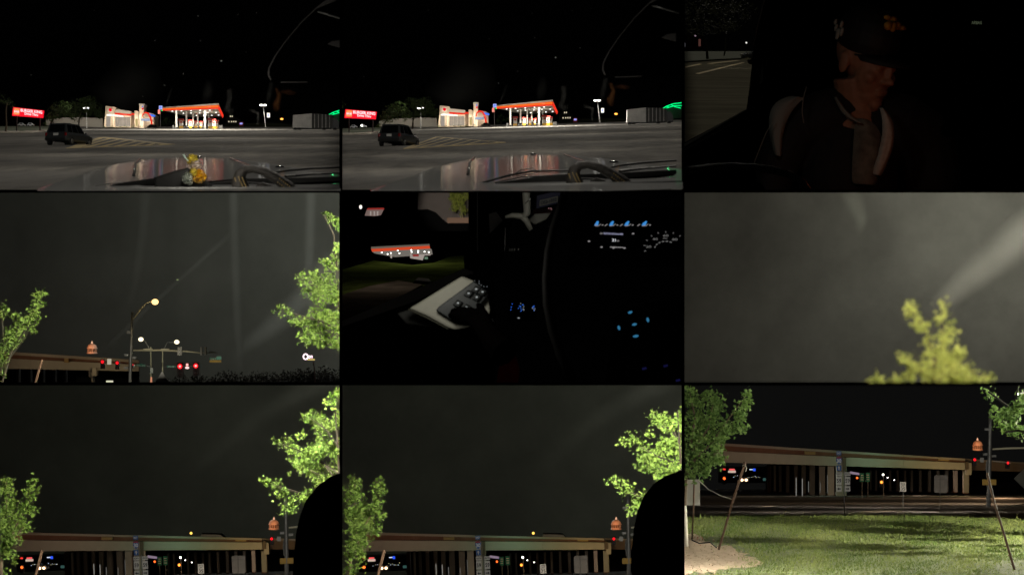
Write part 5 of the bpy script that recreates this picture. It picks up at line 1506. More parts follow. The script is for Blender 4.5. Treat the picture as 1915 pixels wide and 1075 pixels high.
def overpass(P, wh, full):
    q = P
    Yb = 400.0
    # ---- road sheet
    b = MB()
    rows = [990, 972, 955, 942, 932, 925, 920, 917, 914.5, 912.8]
    xs = [1200, 1280, 1440, 1600, 1760, 1930, 2300]
    n = len(xs)
    for r in rows:
        for x in xs:
            b.v.append(tuple(q.g(x, r)))
    for i in range(len(rows) - 1):
        for k in range(n - 1):
            b.f.append((i * n + k, i * n + k + 1, (i + 1) * n + k + 1, (i + 1) * n + k))
    o = struct(b.build('road', ROAD, None, P)); o['label'] = 'dark asphalt road under the overpass ' + wh
    # ---- the bridge
    t = thing('overpass', 'long concrete highway overpass on columns ' + wh, 'bridge', q.pt(1570, 934, Yb))
    L = 1335
    def edge(x, a):
        return a[0] + (a[1] - a[0]) * (x - 1345) / 455.0
    top, band, gt, gb = (828.5, 857.5), (833, 861), (843.5, 865.5), (864.5, 878.5)
    XS = [L, 1450, 1565, 1690, 1805]
    def strip(a, c, y, d, nm, m, xs_=XS):
        for x0, x1 in zip(xs_, xs_[1:]):
            MB().pp(q, [(x0, edge(x0, c)), (x1 - .3, edge(x1, c)), (x1 - .3, edge(x1, a)), (x0, edge(x0, a))], y, d).build(nm, m, t, P)
    strip(top, band, Yb - 1.0, .5, 'parapet_panel', PARA)
    strip(band, gt, Yb + .6, .5, 'deck_edge', CONCD)  # overhang shadow put into the dark brown colour
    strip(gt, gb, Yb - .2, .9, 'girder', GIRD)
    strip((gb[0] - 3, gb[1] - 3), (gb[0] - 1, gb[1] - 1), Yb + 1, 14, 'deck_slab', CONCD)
    for x0, x1 in ((1805, 1860), (1860, 1990)):
        MB().pp(q, [(x0, edge(x0, (832.5, 860.5))), (x1, edge(x1, (832.5, 860.5))), (x1, edge(x1, top)), (x0, edge(x0, top))], Yb + 2, .5).build('parapet_panel', PARA, t, P)
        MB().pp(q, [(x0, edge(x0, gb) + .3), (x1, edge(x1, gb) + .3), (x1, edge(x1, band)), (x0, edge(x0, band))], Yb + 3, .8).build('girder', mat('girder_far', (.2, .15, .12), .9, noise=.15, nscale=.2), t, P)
    for x in (1515, 1765):
        MB().pp(q, [(x - 10, edge(x - 10, (841.5, 863.5))), (x + 10, edge(x + 10, (841.5, 863.5))), (x + 10, edge(x + 10, (835, 859.8))), (x - 10, edge(x - 10, (835, 859.8)))], Yb - .1, .5).build('drain_box', mat('drain_tan', (.32, .22, .1), .85), t, P)
    # pier caps and columns
    MB().prect(q, 1577, 855, 1582.5, 882, Yb - .6, .6).build('pier_post', mat('pier_dark', (.12, .09, .07), .9), t, P)
    MB().prect(q, 1808, 866, 1817, 888, Yb - .6, 2).build('pier_cap', GIRD, t, P)
    MB().prect(q, 1806, 864, 1811.5, 878, Yb - .9, .3).build('bearing_plate', MATS['pier_dark'], t, P)
    MB().prect(q, 1572, 870, 1583, 884, Yb - .3, 2).build('pier_cap', GIRD, t, P)
    cols = [(1565, 1583, 872, 933.5, Yb + 1), (1802.5, 1812, 882, 923, Yb + 2), (1784.5, 1791, 880, 921.5, Yb + 14)]
    cols += [(1548, 1560, 872, 931.5, Yb + 16), (1532, 1543, 872, 929.5, Yb + 30)]
    cols += [(1514, 1524, 871, 927, Yb + 46), (1499, 1507, 871, 925, Yb + 60), (1485, 1492, 871, 923, Yb + 75), (1470, 1476.5, 871, 922, Yb + 90), (1457, 1462, 871, 921, Yb + 105), (1447, 1451, 871, 920, Yb + 115), (1438, 1442, 871, 919, Yb + 120)]
    cols += [(x, x + w, 880, 918.5 + k * .35, Yb + 100 - k * 7) for k, (x, w) in enumerate(((1627, 3.5), (1637, 3.5), (1663, 4), (1677, 4), (1691, 4), (1703, 4.5), (1719, 4.5), (1736, 5), (1752, 5), (1768, 5.5)))]
    for x0, x1, a, c, y in cols:
        MB().prect(q, x0, a, x1, c, y, 1.2).build('column', GIRD, t, P)
        MB().prect(q, x0 - .6, c - 1.5, x1 + .6, c, y - .3, 1.8).build('column_foot', CONCD, t, P)
    # dark panel behind the columns, filling in the blackness under the deck
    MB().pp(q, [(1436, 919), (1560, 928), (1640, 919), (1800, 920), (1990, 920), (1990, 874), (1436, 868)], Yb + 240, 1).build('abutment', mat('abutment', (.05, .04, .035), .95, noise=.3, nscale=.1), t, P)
    MB().pp(q, [(1434, 921), (1441, 921), (1441, 872), (1434, 872)], Yb + 90, 2).build('abutment_corner', CONCD, t, P)
    # reflector posts between the columns, their shine painted in as emission
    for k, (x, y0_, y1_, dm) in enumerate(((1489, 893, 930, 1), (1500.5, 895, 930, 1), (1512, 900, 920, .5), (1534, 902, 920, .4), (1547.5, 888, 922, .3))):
        b = MB(); b.ptube(q, [(x, y1_), (x, y0_)], Yb - 8, .55, 6); b.build('reflector_shine', emi('gleam%d' % int(dm * 10), (.75, .75, .68), .38 * dm), t, P)
    # ---- lights on the bridge
    point(q, 1640, 856, Yb - 6, 260, (.4, 1, .66), .4)
    point(q, 1590, 858, Yb - 7, 45, (.55, 1, .7), .4)
    point(q, 1775, 872, Yb - 7, 260, (1, .66, .22), .4)
    point(q, 1700, 866, Yb - 8, 130, (.9, .95, .45), .4)
    point(q, 1390, 850, Yb - 9, 230, (1, .7, .5), .4)
    point(q, 1480, 856, Yb - 9, 240, (1, .78, .56), .4)
    point(q, 1800, 905, Yb - 8, 420, (1, .72, .35), .4)
    point(q, 1870, 890, 330, 6000, (1, .6, .32), .4)
    point(q, 1715, 898, Yb + 8, 800, (1, .7, .5), .4)
    point(q, 1530, 890, Yb + 4, 260, (.85, 1, .75), .4)
    down(q, 1840, 790, 230, 5200, (1, .7, .42), 168)
    point(q, 1400, 885, 380, 150, (1, .75, .5), .4)
    down(q, 1640, 850, 190, 900, (1, .85, .65), 165)
    down(q, 1720, 850, 158, 900, (1, .85, .65), 165)
    down(q, 1450, 850, 155, 420, (1, .85, .65), 165)
    down(q, 1450, 850, 200, 500, (1, .85, .7), 165)
    # ---- city lights beyond, to the left of the columns
    t = thing('far_shop', 'far lit shop row under the overpass end ' + wh, 'building', q.pt(1395, 905, 560))
    MB().prect(q, 1345, 874, 1437, 903, 600, 3).build('wall', mat('far_dark', (.015, .015, .016), .95), t, P)
    for x0, x1, y0_, y1_, m in ((1364, 1374, 876.5, 879.5, emi('far_red', (1, .12, .12), .9)), (1362, 1376, 880, 884, emi('far_cream', (.9, .7, .55), .6)), (1402, 1408, 877, 879, emi('far_white', (.7, .8, 1), .8)), (1408.5, 1413, 876, 881, emi('far_blue', (.03, .1, .9), .9)),
                                (1352, 1357, 876, 879, emi('far_red2', (.9, .05, .04), .7)), (1427, 1436, 894, 899, emi('far_teal', (.08, .2, .18), .35))):
        MB().prect(q, x0, y0_, x1, y1_, 590, .3).build('lit_sign', m, t, P)
    for k in range(16):
        x = 1372 + k * 3.3 + R.uniform(-1, 1); y = 891 + R.uniform(-2.5, 2)
        b = MB(); b.ell(q.pt(x, y, 588), (.09 * R.uniform(.6, 1.5), .05, .08), 6); b.build('string_lamp', emi('string', (.75, .7, .35), .7) if k % 2 else MATS['far_white'], t, P)
    struct_row = MB(); struct_row.prism([q.g(1340, 918), q.g(1440, 918), q.g(1436, 914.5), q.g(1340, 914.5)], (0, 0, .1))
    o = struct(struct_row.build('far_pavement', mat('far_pave', (.2, .17, .11), .9), None, P))
    t = thing('oncoming_car', 'far car with two glowing headlights under the overpass end ' + wh, 'car', q.pt(1392, 901, 520))
    MB().pp(q, [(1383, 901), (1401, 901), (1401, 896), (1397, 891.5), (1387, 891.5), (1383, 896)], 521, 3).build('body', CARPAINT, t, P)
    MB().pp(q, [(1387, 895.5), (1397, 895.5), (1395.5, 892.3), (1388.5, 892.3)], 520.9, .05).build('windshield', CARGLASS, t, P)
    for x in (1387.5, 1395.5):
        b = MB(); b.ell(q.pt(x, 897.5, 520), (.32, .2, .28), 10); b.build('headlight', emi('headlamp', (1, .66, .4), 3.2), t, P)
    point(q, 1391, 899, 505, 60, (1, .7, .45), .2)
    signal(q, 1354.5, 894.5, 500, 'orange-red far signal by the tree ' + wh, ORL, 5)
    signal(q, 1603, 893.5, 520, 'small far red signal right of the route signs ' + wh, ORL, 4.0)
    t = signal(q, 1648.5, 901.5, 330, 'amber lit signal on a short pole under the span ' + wh, emi('signal_amber', (1, .3, .04), 3.0), 5.0)
    b = MB(); b.ptube(q, [(1652, 940), (1652, 888)], 330, [.9, .6], 8); b.build('pole', STEEL, t, P)
    b = MB(); b.ell(q.pt(1651.5, 887.5, 329.8), (.13, .1, .13), 8); b.build('top_lamp', BULB, t, P)
    b = MB(); b.ell(q.pt(1652, 939, 330), (.25, .2, .14), 8); b.build('foot', STEEL, t, P)
    for x, y in ((1660, 893), (1672.5, 897.5)):
        b = MB(); b.ell(q.pt(x, y, 620), (.14, .1, .14), 8)
        tg = tag(b.build('far_lamp', BULB, None, P), ('nearer' if x < 1665 else 'lower') + ' white far lamp between the span columns ' + wh, 'lamp', 'far lamps ' + wh)
    # far green gantry signs and a beam end with violet light painted in as emission
    for x0, x1, y0_, y1_, lb in ((1608, 1616, 885, 901, 'narrow green road sign beyond the route signs '), (1619, 1627, 884, 901, 'second green road sign beyond the route signs ')):
        t = thing('green_sign', lb + wh, 'sign', q.pt(x0, 935, 340))
        MB().prect(q, x0, y0_, x1, y1_, 340, .15).build('panel', SIGNGR, t, P)
        for yy in (0.25, .5, .75):
            MB().prect(q, x0 + 1.5, y0_ + (y1_ - y0_) * yy - .7, x1 - 1.5, y0_ + (y1_ - y0_) * yy + .7, 339.9, .05).build('legend', SIGNW, t, P)
        b = MB(); b.ptube(q, [((x0 + x1) / 2, 936), ((x0 + x1) / 2, y1_)], 340.2, .6, 6); b.build('post', STEEL, t, P)
    point(q, 1617, 888, 334, 22, (.6, 1, .9), .2)
    b = MB(); b.pp(q, [(1590, 886), (1607, 888.5), (1607, 884.5), (1590, 881.5)], 430, .4)
    tag(b.build('lit_beam', emi('violet_beam', (.6, .45, .6), .35), None, P), 'violet-lit beam end beyond the route signs ' + wh, 'beam')
    # ---- route sign cluster on a post
    yy = 128.0
    t = thing('route_sign', 'post with interstate 30 shield and paired route signs ' + wh, 'sign', q.pt(1580, 968, yy))
    b = MB(); b.ptube(q, [(1579, 972), (1578.5, 880)], yy + .12, .9, 8); b.build('post', STEEL, t, P)
    b = MB(); b.ptube(q, [(1569, 905), (1568, 842)], yy + .12, .6, 8); b.build('upper_post', STEEL, t, P)
    for x0, x1, y0_, y1_, m, s_, c in ((1564.5, 1573.5, 843.5, 851, SIGNBL, 'EAST', SIGNW), (1564.5, 1573.5, 870, 880.5, SIGNBL, '', SIGNW), (1563.5, 1574.5, 883, 889.5, SIGNW, 'NORTH', SIGNK), (1579.5, 1590.5, 883, 889.5, SIGNW, 'SOUTH', SIGNK),
                                      (1564, 1574, 891.5, 906.5, SIGNW, '59', SIGNK), (1580, 1590, 891.5, 906.5, SIGNW, '59', SIGNK), (1564, 1574, 909, 919, SIGNW, '', SIGNK), (1580, 1590, 909, 919, SIGNW, '', SIGNK)):
        pl = MB().prect(q, x0, y0_, x1, y1_, yy, .03).build('sign_panel', m, t, P)
        if s_:
            text(s_, q, x0 + 1, y0_ + (y1_ - y0_) * .25, x1 - 1, y1_ - (y1_ - y0_) * .25, yy - .02, c, pl)
    MB().pp(q, [(1564, 855), (1569, 853.3), (1574, 855), (1574.3, 862), (1572, 866.5), (1569, 868.5), (1566, 866.5), (1563.7, 862)], yy, .03).build('shield', SIGNBL, t, P)
    MB().pp(q, [(1564.4, 857), (1573.6, 857), (1574, 855.2), (1569, 853.6), (1564, 855.2)], yy - .012, .01).build('shield_top', mat('shield_red', (.35, .03, .04), .6), t, P)
    text('30', q, 1564.9, 858.2, 1573.2, 865.2, yy - .02, mat('sign_white2', (.8, .8, .78), .6), t)
    MB().pp(q, [(1568.3, 878.6), (1569.7, 878.6), (1569.7, 875), (1571.4, 875), (1569, 871.6), (1566.6, 875), (1568.3, 875)], yy - .02, .01).build('arrow', SIGNW, t, P)
    MB().pp(q, [(1565.5, 914), (1568.5, 911.2), (1568.5, 913), (1572.5, 913), (1572.5, 915), (1568.5, 915), (1568.5, 916.8)], yy - .02, .01).build('arrow', SIGNK, t, P)
    MB().pp(q, [(1588.5, 914), (1585.5, 911.2), (1585.5, 913), (1581.5, 913), (1581.5, 915), (1585.5, 915), (1585.5, 916.8)], yy - .02, .01).build('arrow', SIGNK, t, P)
    spot(q.pt(1560, 800, 60), q.pt(1577, 885, yy), 30000, math.radians(2.8), (1, .97, .9), .4)  # unseen spot added to brighten the route signs
    # ---- speed limit sign
    yy = 165.0
    t = thing('speed_limit_sign', 'white speed limit 35 sign on a thin post ' + wh, 'sign', q.pt(1689, 946, yy))
    MB().prect(q, 1683.2, 901.5, 1694.2, 919, yy, .03).build('panel', SIGNW, t, P)
    text('SPEED', q, 1684.4, 903.2, 1693, 906, yy - .02, SIGNK, t)
    text('LIMIT', q, 1685, 907, 1692.4, 909.6, yy - .02, SIGNK, t)
    text('35', q, 1684.8, 910.8, 1692.8, 917.6, yy - .02, SIGNK, t)
    b = MB(); b.ptube(q, [(1689, 948), (1689, 919)], yy + .05, .6, 6); b.build('post', STEEL, t, P)
    spot(q.pt(1670, 780, 70), q.pt(1689, 910, yy), 60000, math.radians(1.8), (1, .97, .9), .4)  # added spot with no fixture for the speed limit sign
    # ---- blank sign backs
    t = thing('sign_back', 'large blank sign seen from behind on a post ' + wh, 'sign', q.pt(1759, 950, 170))
    MB().pp(q, [(1747, 918), (1748, 921), (1770, 922), (1772, 919), (1772, 890), (1770, 888.5), (1749, 888.5), (1747, 891)], 170, .04).build('panel', SIGNB, t, P)
    MB().prect(q, 1748.5, 895, 1771, 896.2, 169.9, .06).build('brace', STEEL, t, P)
    b = MB(); b.ptube(q, [(1757.5, 954), (1758.5, 890)], 169.8, .7, 6); b.build('post', STEEL, t, P)
    spot(q.pt(1765, 800, 70), q.pt(1759, 905, 170), 42000, math.radians(2.4), (1, .85, .7), .4)  # added spot with no fixture for the sign back
    # ---- signal mast
    yy = 190.0
    t = thing('signal_mast', 'tall grey traffic mast with light-coloured arm ' + wh, 'mast', q.pt(1849, 962, yy))
    b = MB(); b.ptube(q, [(1848, 962), (1849.5, 900), (1851.5, 800), (1852.2, 768)], yy, [4.6, 4.0, 3.2, 2.6], 12); b.build('pole', STEEL, t, P, smooth=True)
    MB().prect(q, 1842, 958, 1855, 963, yy - .2, .5).build('base', STEEL, t, P)
    b = MB(); b.ptube(q, [(1856, 840), (1880, 838.5), (1990, 836)], yy, [1.6, 1.9, 1.2], 10); b.build('arm', mat('arm_pale', (.6, .56, .4), .5), t, P)
    for x, y in ((1843, 849.5), (1859, 853), (1846, 803)):
        MB().prect(q, x - 4, y - 2, x + 4, y + 2, yy - .2, .3).build('bracket', STEEL, t, P)
    b = MB(); b.ptube(q, [(1846, 862), (1844.5, 876), (1846, 892)], yy - .2, 1.6, 8); b.build('cabinet', STEEL, t, P)
    b = MB(); b.ptube(q, [(1857, 862), (1876, 864), (1890, 866)], yy, .7, 6); b.build('side_arm', mat('arm_pale2', (.5, .42, .36), .6), t, P)
    spot(q.pt(1790, 745, 110), q.pt(1853, 870, yy), 42000, math.radians(6), (1, .95, .85), .6)  # unseen spot added to lift the mast out of the dark
    point(q, 1880, 828, yy - 4, 14, (1, .95, .7), .2)
    t = signal(q, 1823, 859.5, yy + 6, 'glowing red signal left of the mast ' + wh, REDL, 5.0)
    t = thing('pedestrian_sign', 'small pale panel between the red signal and the mast ' + wh, 'sign', q.pt(1836, 866, yy))
    MB().prect(q, 1833, 856, 1840, 864.5, yy, .1).build('panel', SIGNB, t, P)
    signal(q, 1885, 865.5, yy + 8, 'glowing red signal right of the mast ' + wh, REDL, 5.0)
    t = thing('street_name_sign', 'pair of small yellow signs strapped to the mast ' + wh, 'sign', q.pt(1850, 908, yy))
    for x0, x1 in ((1837, 1848.5), (1850.5, 1863)):
        MB().prect(q, x0, 896.5, x1, 907, yy - .5, .05).build('panel', SIGNY, t, P)
    point(q, 1852, 892, yy - 6, 8, (1, .75, .4), .2)
    dome(q, 1828, 842, 19, 860, 'floodlit orange dome rising beyond the overpass ' + wh)
    # ---- small amber lamp on the parapet
    if not full:
        b = MB(); b.ell(q.pt(1673, 843, Yb + 20), (.22, .2, .22), 8)
        tag(b.build('warning_lamp', emi('amber_dot', (1, .6, .1), 2.0), None, P), 'small amber lamp above the overpass parapet ' + wh, 'lamp')
        t = thing('moving_truck_roof', 'pale truck roof passing above the overpass parapet ' + wh, 'truck', q.pt(1700, 848, Yb + 18))
        MB().pp(q, [(1690, 852), (1735, 855), (1728, 848), (1692, 845.5)], Yb + 18, 2.5).build('roof', mat('roof_pale', (.2, .22, .19), .8), t, P)

# ---------------- the view with the lawn
P9 = Pan(9, 908, 1.6)
overpass(P9, 'in the lawn view', True)
w9 = 'in the lawn view'
# far kerb line and lane paint on the road
t = thing('road_marking', 'pale worn lane lines on the dark road in the lawn view', 'marking', P9.g(1700, 955))
LP = mat('lane_paint', (.3, .26, .18), .8, noise=.4, nscale=.6)
for a, c, w in (((1590, 963), (1700, 951), 1.2), ((1640, 952), (1725, 962), 1.6), ((1415, 948), (1448, 946), 1.5), ((1610, 958), (1650, 954), 1.0)):
    A, C = P9.g(*a), P9.g(*c)
    s_ = Vector((0, w, -w * .077))
    MB().prism([A - s_, C - s_, C + s_, A + s_], (0, 0, .012)).build('stripe', LP, t, P9)
# lawn berm: pixel rows 966..1080 laid from 30 m back to 20 m
def lrow(x):                                # crest row of the lawn
    return 969 - 3.5 * math.sin((x - 1280) / 200.0) + 4 * max(0, (x - 1750) / 165.0)
def ly(py):
    return 19.6 + (1092 - py) / 124.0 * 11.0
b = MB()
NX, NR = 40, 22
for i in range(NX + 1):
    x = 1276 + i * (2300 - 1276) / NX
    for j in range(NR + 1):
        c = lrow(x)
        py = 1180 - (1180 - c) * (j / NR)
        p = P9.pt(x, py, max(12.5, ly(py)))
        p.z += R.gauss(0, .004)
        b.v.append(tuple(p))
for i in range(NX):
    for j in range(NR):
        a = i * (NR + 1) + j
        b.f.append((a, a + NR + 1, a + NR + 2, a + 1))
o = struct(b.build('lawn', mat('lawn_soil', (.1, .12, .045), .95, noise=.35, nscale=4), None, P9, smooth=True)); o['label'] = 'sloping lawn in front of the overpass'
# grass blades
vs, fs, tone = [], [], []
rg = random.Random(99)
NG = 62000
for k in range(NG):
    x = rg.uniform(1278, 1990)
    py = lrow(x) + (1100 - lrow(x)) * rg.random() ** 1.05
    dx, dy = (x - 1300) / 105.0, (py - 1043) / 40.0
    bare = dx * dx + dy * dy < 1 + .35 * math.sin(x * .13) * math.cos(py * .21)
    if bare and rg.random() < (.97 if dx * dx + dy * dy < .55 else .72):
        continue
    d2 = ((x - 1905) / 45.0) ** 2 + ((py - 1062) / 16.0) ** 2
    if d2 < 1 and rg.random() < .8:
        continue
    y = ly(py)
    p = P9.pt(x, py, y)
    h = rg.uniform(2.2, 6.0) * KV * y * (1.6 if rg.random() < .06 else 1)
    if py < lrow(x) + 3 and rg.random() < .04:
        h *= 2.6
    w = rg.uniform(.5, 1.0) * KH * y
    a = rg.uniform(0, math.pi)
    wx, wy = math.cos(a) * w, math.sin(a) * w
    lx, ly_ = rg.gauss(0, .55) * h, rg.gauss(0, .55) * h
    o_ = len(vs)
    vs += [(p.x - wx, p.y - wy, p.z - .002), (p.x + wx, p.y + wy, p.z - .002), (p.x + lx, p.y + ly_, p.z + h)]
    fs.append((o_, o_ + 1, o_ + 2))
    patch = .5 + .5 * math.sin(x * .031 + 1.3 * math.sin(py * .07)) * math.cos(py * .06 + x * .012)
    yel = max(0, 1 - ((x - 1500) / 60.0) ** 2 - ((py - 1015) / 14.0) ** 2)
    tv = min(1, max(0, .5 * patch + rg.random() * .5 + yel * .4))
    tone += [tv] * 3
b = MB(); b.v, b.f = vs, fs
o = stuff(b.build('grass', leafmat('grass_blade', (.06, .12, .025), (.3, .34, .11), .3), None, P9, tone=tone))
tag(o, 'short mown grass covering the sloping lawn', 'grass')
# bare dirt around the young tree
b = MB()
N = 60
cen = P9.pt(1300, 1043, ly(1043)); cen.z += .012
b.v.append(tuple(cen))
for i in range(N):
    a = 2 * math.pi * i / N
    k = 1 + .18 * math.sin(3 * a + 1) + .1 * math.sin(7 * a) + R.uniform(-.12, .12)
    x, py = 1300 + 96 * k * math.cos(a), 1043 + 34 * k * math.sin(a)
    p = P9.pt(x, py, ly(py)); p.z += .004
    b.v.append(tuple(p))
for i in range(N):
    b.f.append((0, 1 + i, 1 + (i + 1) % N))
o = struct(b.build('dirt_patch', mat('dirt', (.36, .27, .19), .95, noise=.3, nscale=14, bump=.8), None, P9)); o['label'] = 'bare tan dirt patch around the young tree'
b = MB()
for k in range(70):
    x, py = rg.gauss(1294, 16), rg.gauss(1014, 6)
    p = P9.pt(x, py, ly(py)); p.z += .012
    b.ell(p, (.008 * rg.uniform(.5, 1.4), .006, .005), 6)
o = stuff(b.build('mulch', mat('mulch_red', (.28, .09, .05), .95, noise=.4, nscale=60), None, P9)); tag(o, 'reddish bark mulch at the foot of the wrapped trunk', 'mulch')
b = MB()
for k in range(160):
    x, py = rg.gauss(1320, 40), rg.gauss(1045, 14)
    p = P9.pt(x, py, ly(py)); p.z += .012
    b.ell(p, (.007 * rg.uniform(.4, 1.6), .007, .006), 6)
o = stuff(b.build('clods', MATS['dirt'], None, P9)); tag(o, 'loose dirt clods scattered on the bare patch', 'dirt')
# young tree at the left
t = thing('young_tree', 'leafy young tree with white wrapped trunk beside the dirt patch', 'tree', P9.pt(1282, 1022, 25.6))
b = MB(); b.ptube(P9, [(1282, 1023, 25.6), (1281, 985, 25.6), (1280, 945, 25.6)], 0, [5.5, 5, 4.5], 10); b.build('trunk_wrap', mat('trunk_wrap', (.6, .57, .5), .8), t, P9, smooth=True)
b = MB(); b.ptube(P9, [(1280, 945, 25.6), (1282, 900, 25.6), (1290, 850, 25.6), (1300, 790, 25.6)], 0, [4, 3.6, 3, 1.6], 8)
for pts in ([(1285, 870), (1330, 830), (1365, 780), (1395, 740)], [(1290, 850), (1325, 800), (1335, 745)], [(1284, 880), (1310, 850), (1345, 845)], [(1290, 840), (1300, 780), (1290, 735)]):
    b.ptube(P9, [(x, y, 25.5) for x, y in pts], 0, [2, 1.5, 1, .6], 6)
b.build('trunk', BARK, t, P9)
crown(P9, [(x, y, rx, ry, 25.5) for x, y, rx, ry in ((1290, 735, 14, 14), (1300, 755, 22, 18), (1332, 742, 15, 16), (1338, 762, 16, 18), (1300, 790, 30, 22), (1335, 795, 24, 20), (1395, 742, 10, 12), (1390, 765, 12, 14), (1378, 785, 15, 15), (1388, 800, 10, 10), (1362, 808, 18, 14), (1300, 825, 32, 24), (1340, 832, 22, 18), (1295, 860, 28, 20), (1325, 862, 22, 16), (1318, 882, 14, 14), (1288, 890, 16, 12), (1345, 855, 10, 10))], 7.4, .5, LEAFC, t, 901, MAPLE)
# stakes, straps
t = thing('tree_stake', 'rusty leaning steel stake tied to the young tree', 'stake', P9.pt(1344, 1026, 24.5))
b = MB(); b.ptube(P9, [(1344, 1028, 24.6), (1368, 945, 24.6), (1393, 864, 24.6)], 0, [2.2, 2.4, 2.4], 8); b.build('rod', RUST, t, P9)
b = MB(); b.ptube(P9, [(1347, 1022, 24.55), (1371, 938, 24.55), (1395.5, 866, 24.55)], 0, .7, 6); b.build('flange', RUST, t, P9)
b = MB(); b.ptube(P9, [(1305, 897, 25.2), (1325, 915, 25), (1348, 927, 24.8), (1371, 934, 24.6)], 0, 1.1, 6); b.build('strap', mat('strap_pale', (.3, .28, .24), .8), t, P9)
b = MB(); b.ptube(P9, [(1388, 872, 24.55), (1394, 868, 24.55), (1396, 876, 24.55), (1394, 882, 24.55)], 0, .8, 6); b.build('knot', MATS['strap_pale'], t, P9)
t = thing('tree_stake', 'rusty steel stake leaning over the shaded lawn by the mast', 'stake', P9.pt(1902, 1085, 22))
b = MB(); b.ptube(P9, [(1904, 1088, 22), (1878, 1000, 22), (1858, 935, 22), (1846, 884, 22)], 0, [2.6, 2.4, 2.2, 2.2], 8); b.build('rod', RUST, t, P9)
b = MB(); b.ptube(P9, [(1862, 956, 22), (1885, 948, 22), (1930, 940, 22)], 0, 1.0, 6); b.build('strap', mat('strap_dark', (.03, .026, .02), .8), t, P9)
for k in range(7):
    f = k / 6; x, y = 1866 + f * 34, 972 + f * 100
    MB().prect(P9, x - 3.2, y - 1, x - 1.6, y + 1, 21.96, .02).build('tooth', RUST, t, P9)
t = thing('drip_hose', 'thin dark drip hose lying across the dirt patch', 'hose', P9.pt(1300, 1015, 25))
b = MB(); b.ptube(P9, [(1294, 1010, 25.8), (1308, 1016, 25.7), (1328, 1014, 25.7), (1340, 1024, 25.4)], 0, 1.1, 6); b.build('tube', DARKRUB, t, P9)
t = thing('sign_back', 'grey blank sign seen from behind beside the young tree', 'sign', P9.pt(1300, 1012, 26.5))
MB().pp(P9, [(1274, 944), (1309, 945), (1309, 897), (1274, 897)], 27, .02).build('panel', SIGNB, t, P9)
b = MB(); b.ptube(P9, [(1294, 1012, 26.8), (1297, 950, 26.8), (1298, 905, 26.8)], 0, [1.6, 1.6, 1.6], 6); b.build('post', RUST, t, P9)
t = thing('diamond_sign', 'dark diamond sign seen from behind at the picture edge', 'sign', P9.pt(1925, 960, 60))
MB().pp(P9, [(1896, 895), (1925, 923), (1956, 895), (1925, 868)], 60, .03).build('panel', SIGNB, t, P9)
b = MB(); b.ptube(P9, [(1925, 985), (1925, 868)], 60.1, .9, 6); b.build('post', STEEL, t, P9)
# tree at the right, street lamp shining through it
t = thing('roadside_tree', 'yellow-green leafy tree hanging over the mast and lamp', 'tree', P9.pt(1960, 990, 24))
b = MB()
for pts in ([(1975, 1010), (1968, 900), (1950, 820), (1920, 770)], [(1950, 820), (1905, 805), (1880, 808)], [(1920, 770), (1885, 760), (1848, 732)], [(1920, 770), (1900, 745), (1905, 715)]):
    b.ptube(P9, [(x, y, 24) for x, y in pts], 0, [3, 2.2, 1.5, .7][:len(pts)], 8)
b.build('trunk', mat('bark_black', (.012, .01, .008), .9), t, P9)
crown(P9, [(x, y, rx, ry, 24 + R.uniform(-.3, .3)) for x, y, rx, ry in ((1848, 735, 7, 7), (1856, 745, 5, 5), (1858, 768, 8, 7), (1880, 772, 12, 11), (1898, 782, 14, 12), (1905, 760, 14, 12), (1885, 800, 13, 8), (1907, 806, 14, 10), (1866, 786, 8, 6), (1912, 742, 10, 8), (1940, 770, 24, 26), (1935, 805, 22, 14), (1870, 796, 10, 6))] + [(x, y, rx, ry, yy) for x, y, rx, ry, yy in ((1985, 800, 26, 16, 25.2), (2020, 815, 26, 20, 25.8), (2050, 838, 30, 18, 25.4), (2035, 862, 30, 15, 25.0), (2080, 850, 26, 18, 26.0), (2000, 850, 22, 13, 25.6), (2075, 885, 18, 10, 25.2), (2015, 880, 16, 8, 25.0), (2110, 815, 26, 18, 26.2), (2100, 870, 24, 16, 25.6), (2060, 800, 26, 16, 26.6), (2125, 845, 22, 16, 26.4), (2045, 895, 26, 10, 24.7), (2110, 895, 22, 9, 24.9), (1990, 872, 18, 9, 26.2), (2070, 830, 30, 20, 26.8), (2020, 840, 26, 18, 26.6))], 6.6, .75, LEAFC, t, 911, MAPLE)  # blobs beyond the right edge added unseen to cast the lawn shadow
t = thing('street_lamp', 'white street lamp glaring through the leaves at the picture corner', 'street lamp', P9.pt(1903, 760, 27))
b = MB(); b.ell(P9.pt(1903, 737, 27), (.012, .01, .009), 10); b.build('lamp_head', emi('lamp_glare', (1, .98, .8), 14), t, P9)
b = MB(); b.ptube(P9, [(1908, 735.5, 27.05), (1935, 731, 27.05), (1990, 728, 27.05)], 0, [1.2, 1.2, 1.2], 6); b.build('arm', STEEL, t, P9)
point(P9, 2300, 724, 25.4, 2300, (1, .94, .74), .03)  # unseen lamp past the right edge, added to throw the crown shadow
point(P9, 1560, 728, 21.5, 12, (1, .95, .8), .12)
point(P9, 1380, 726, 21.3, 340, (1, .97, .82), .06)  # unseen fill lamps added over lawn and young tree
down(P9, 1345, 726, 29, 60, (1, .95, .75), 165, .1)

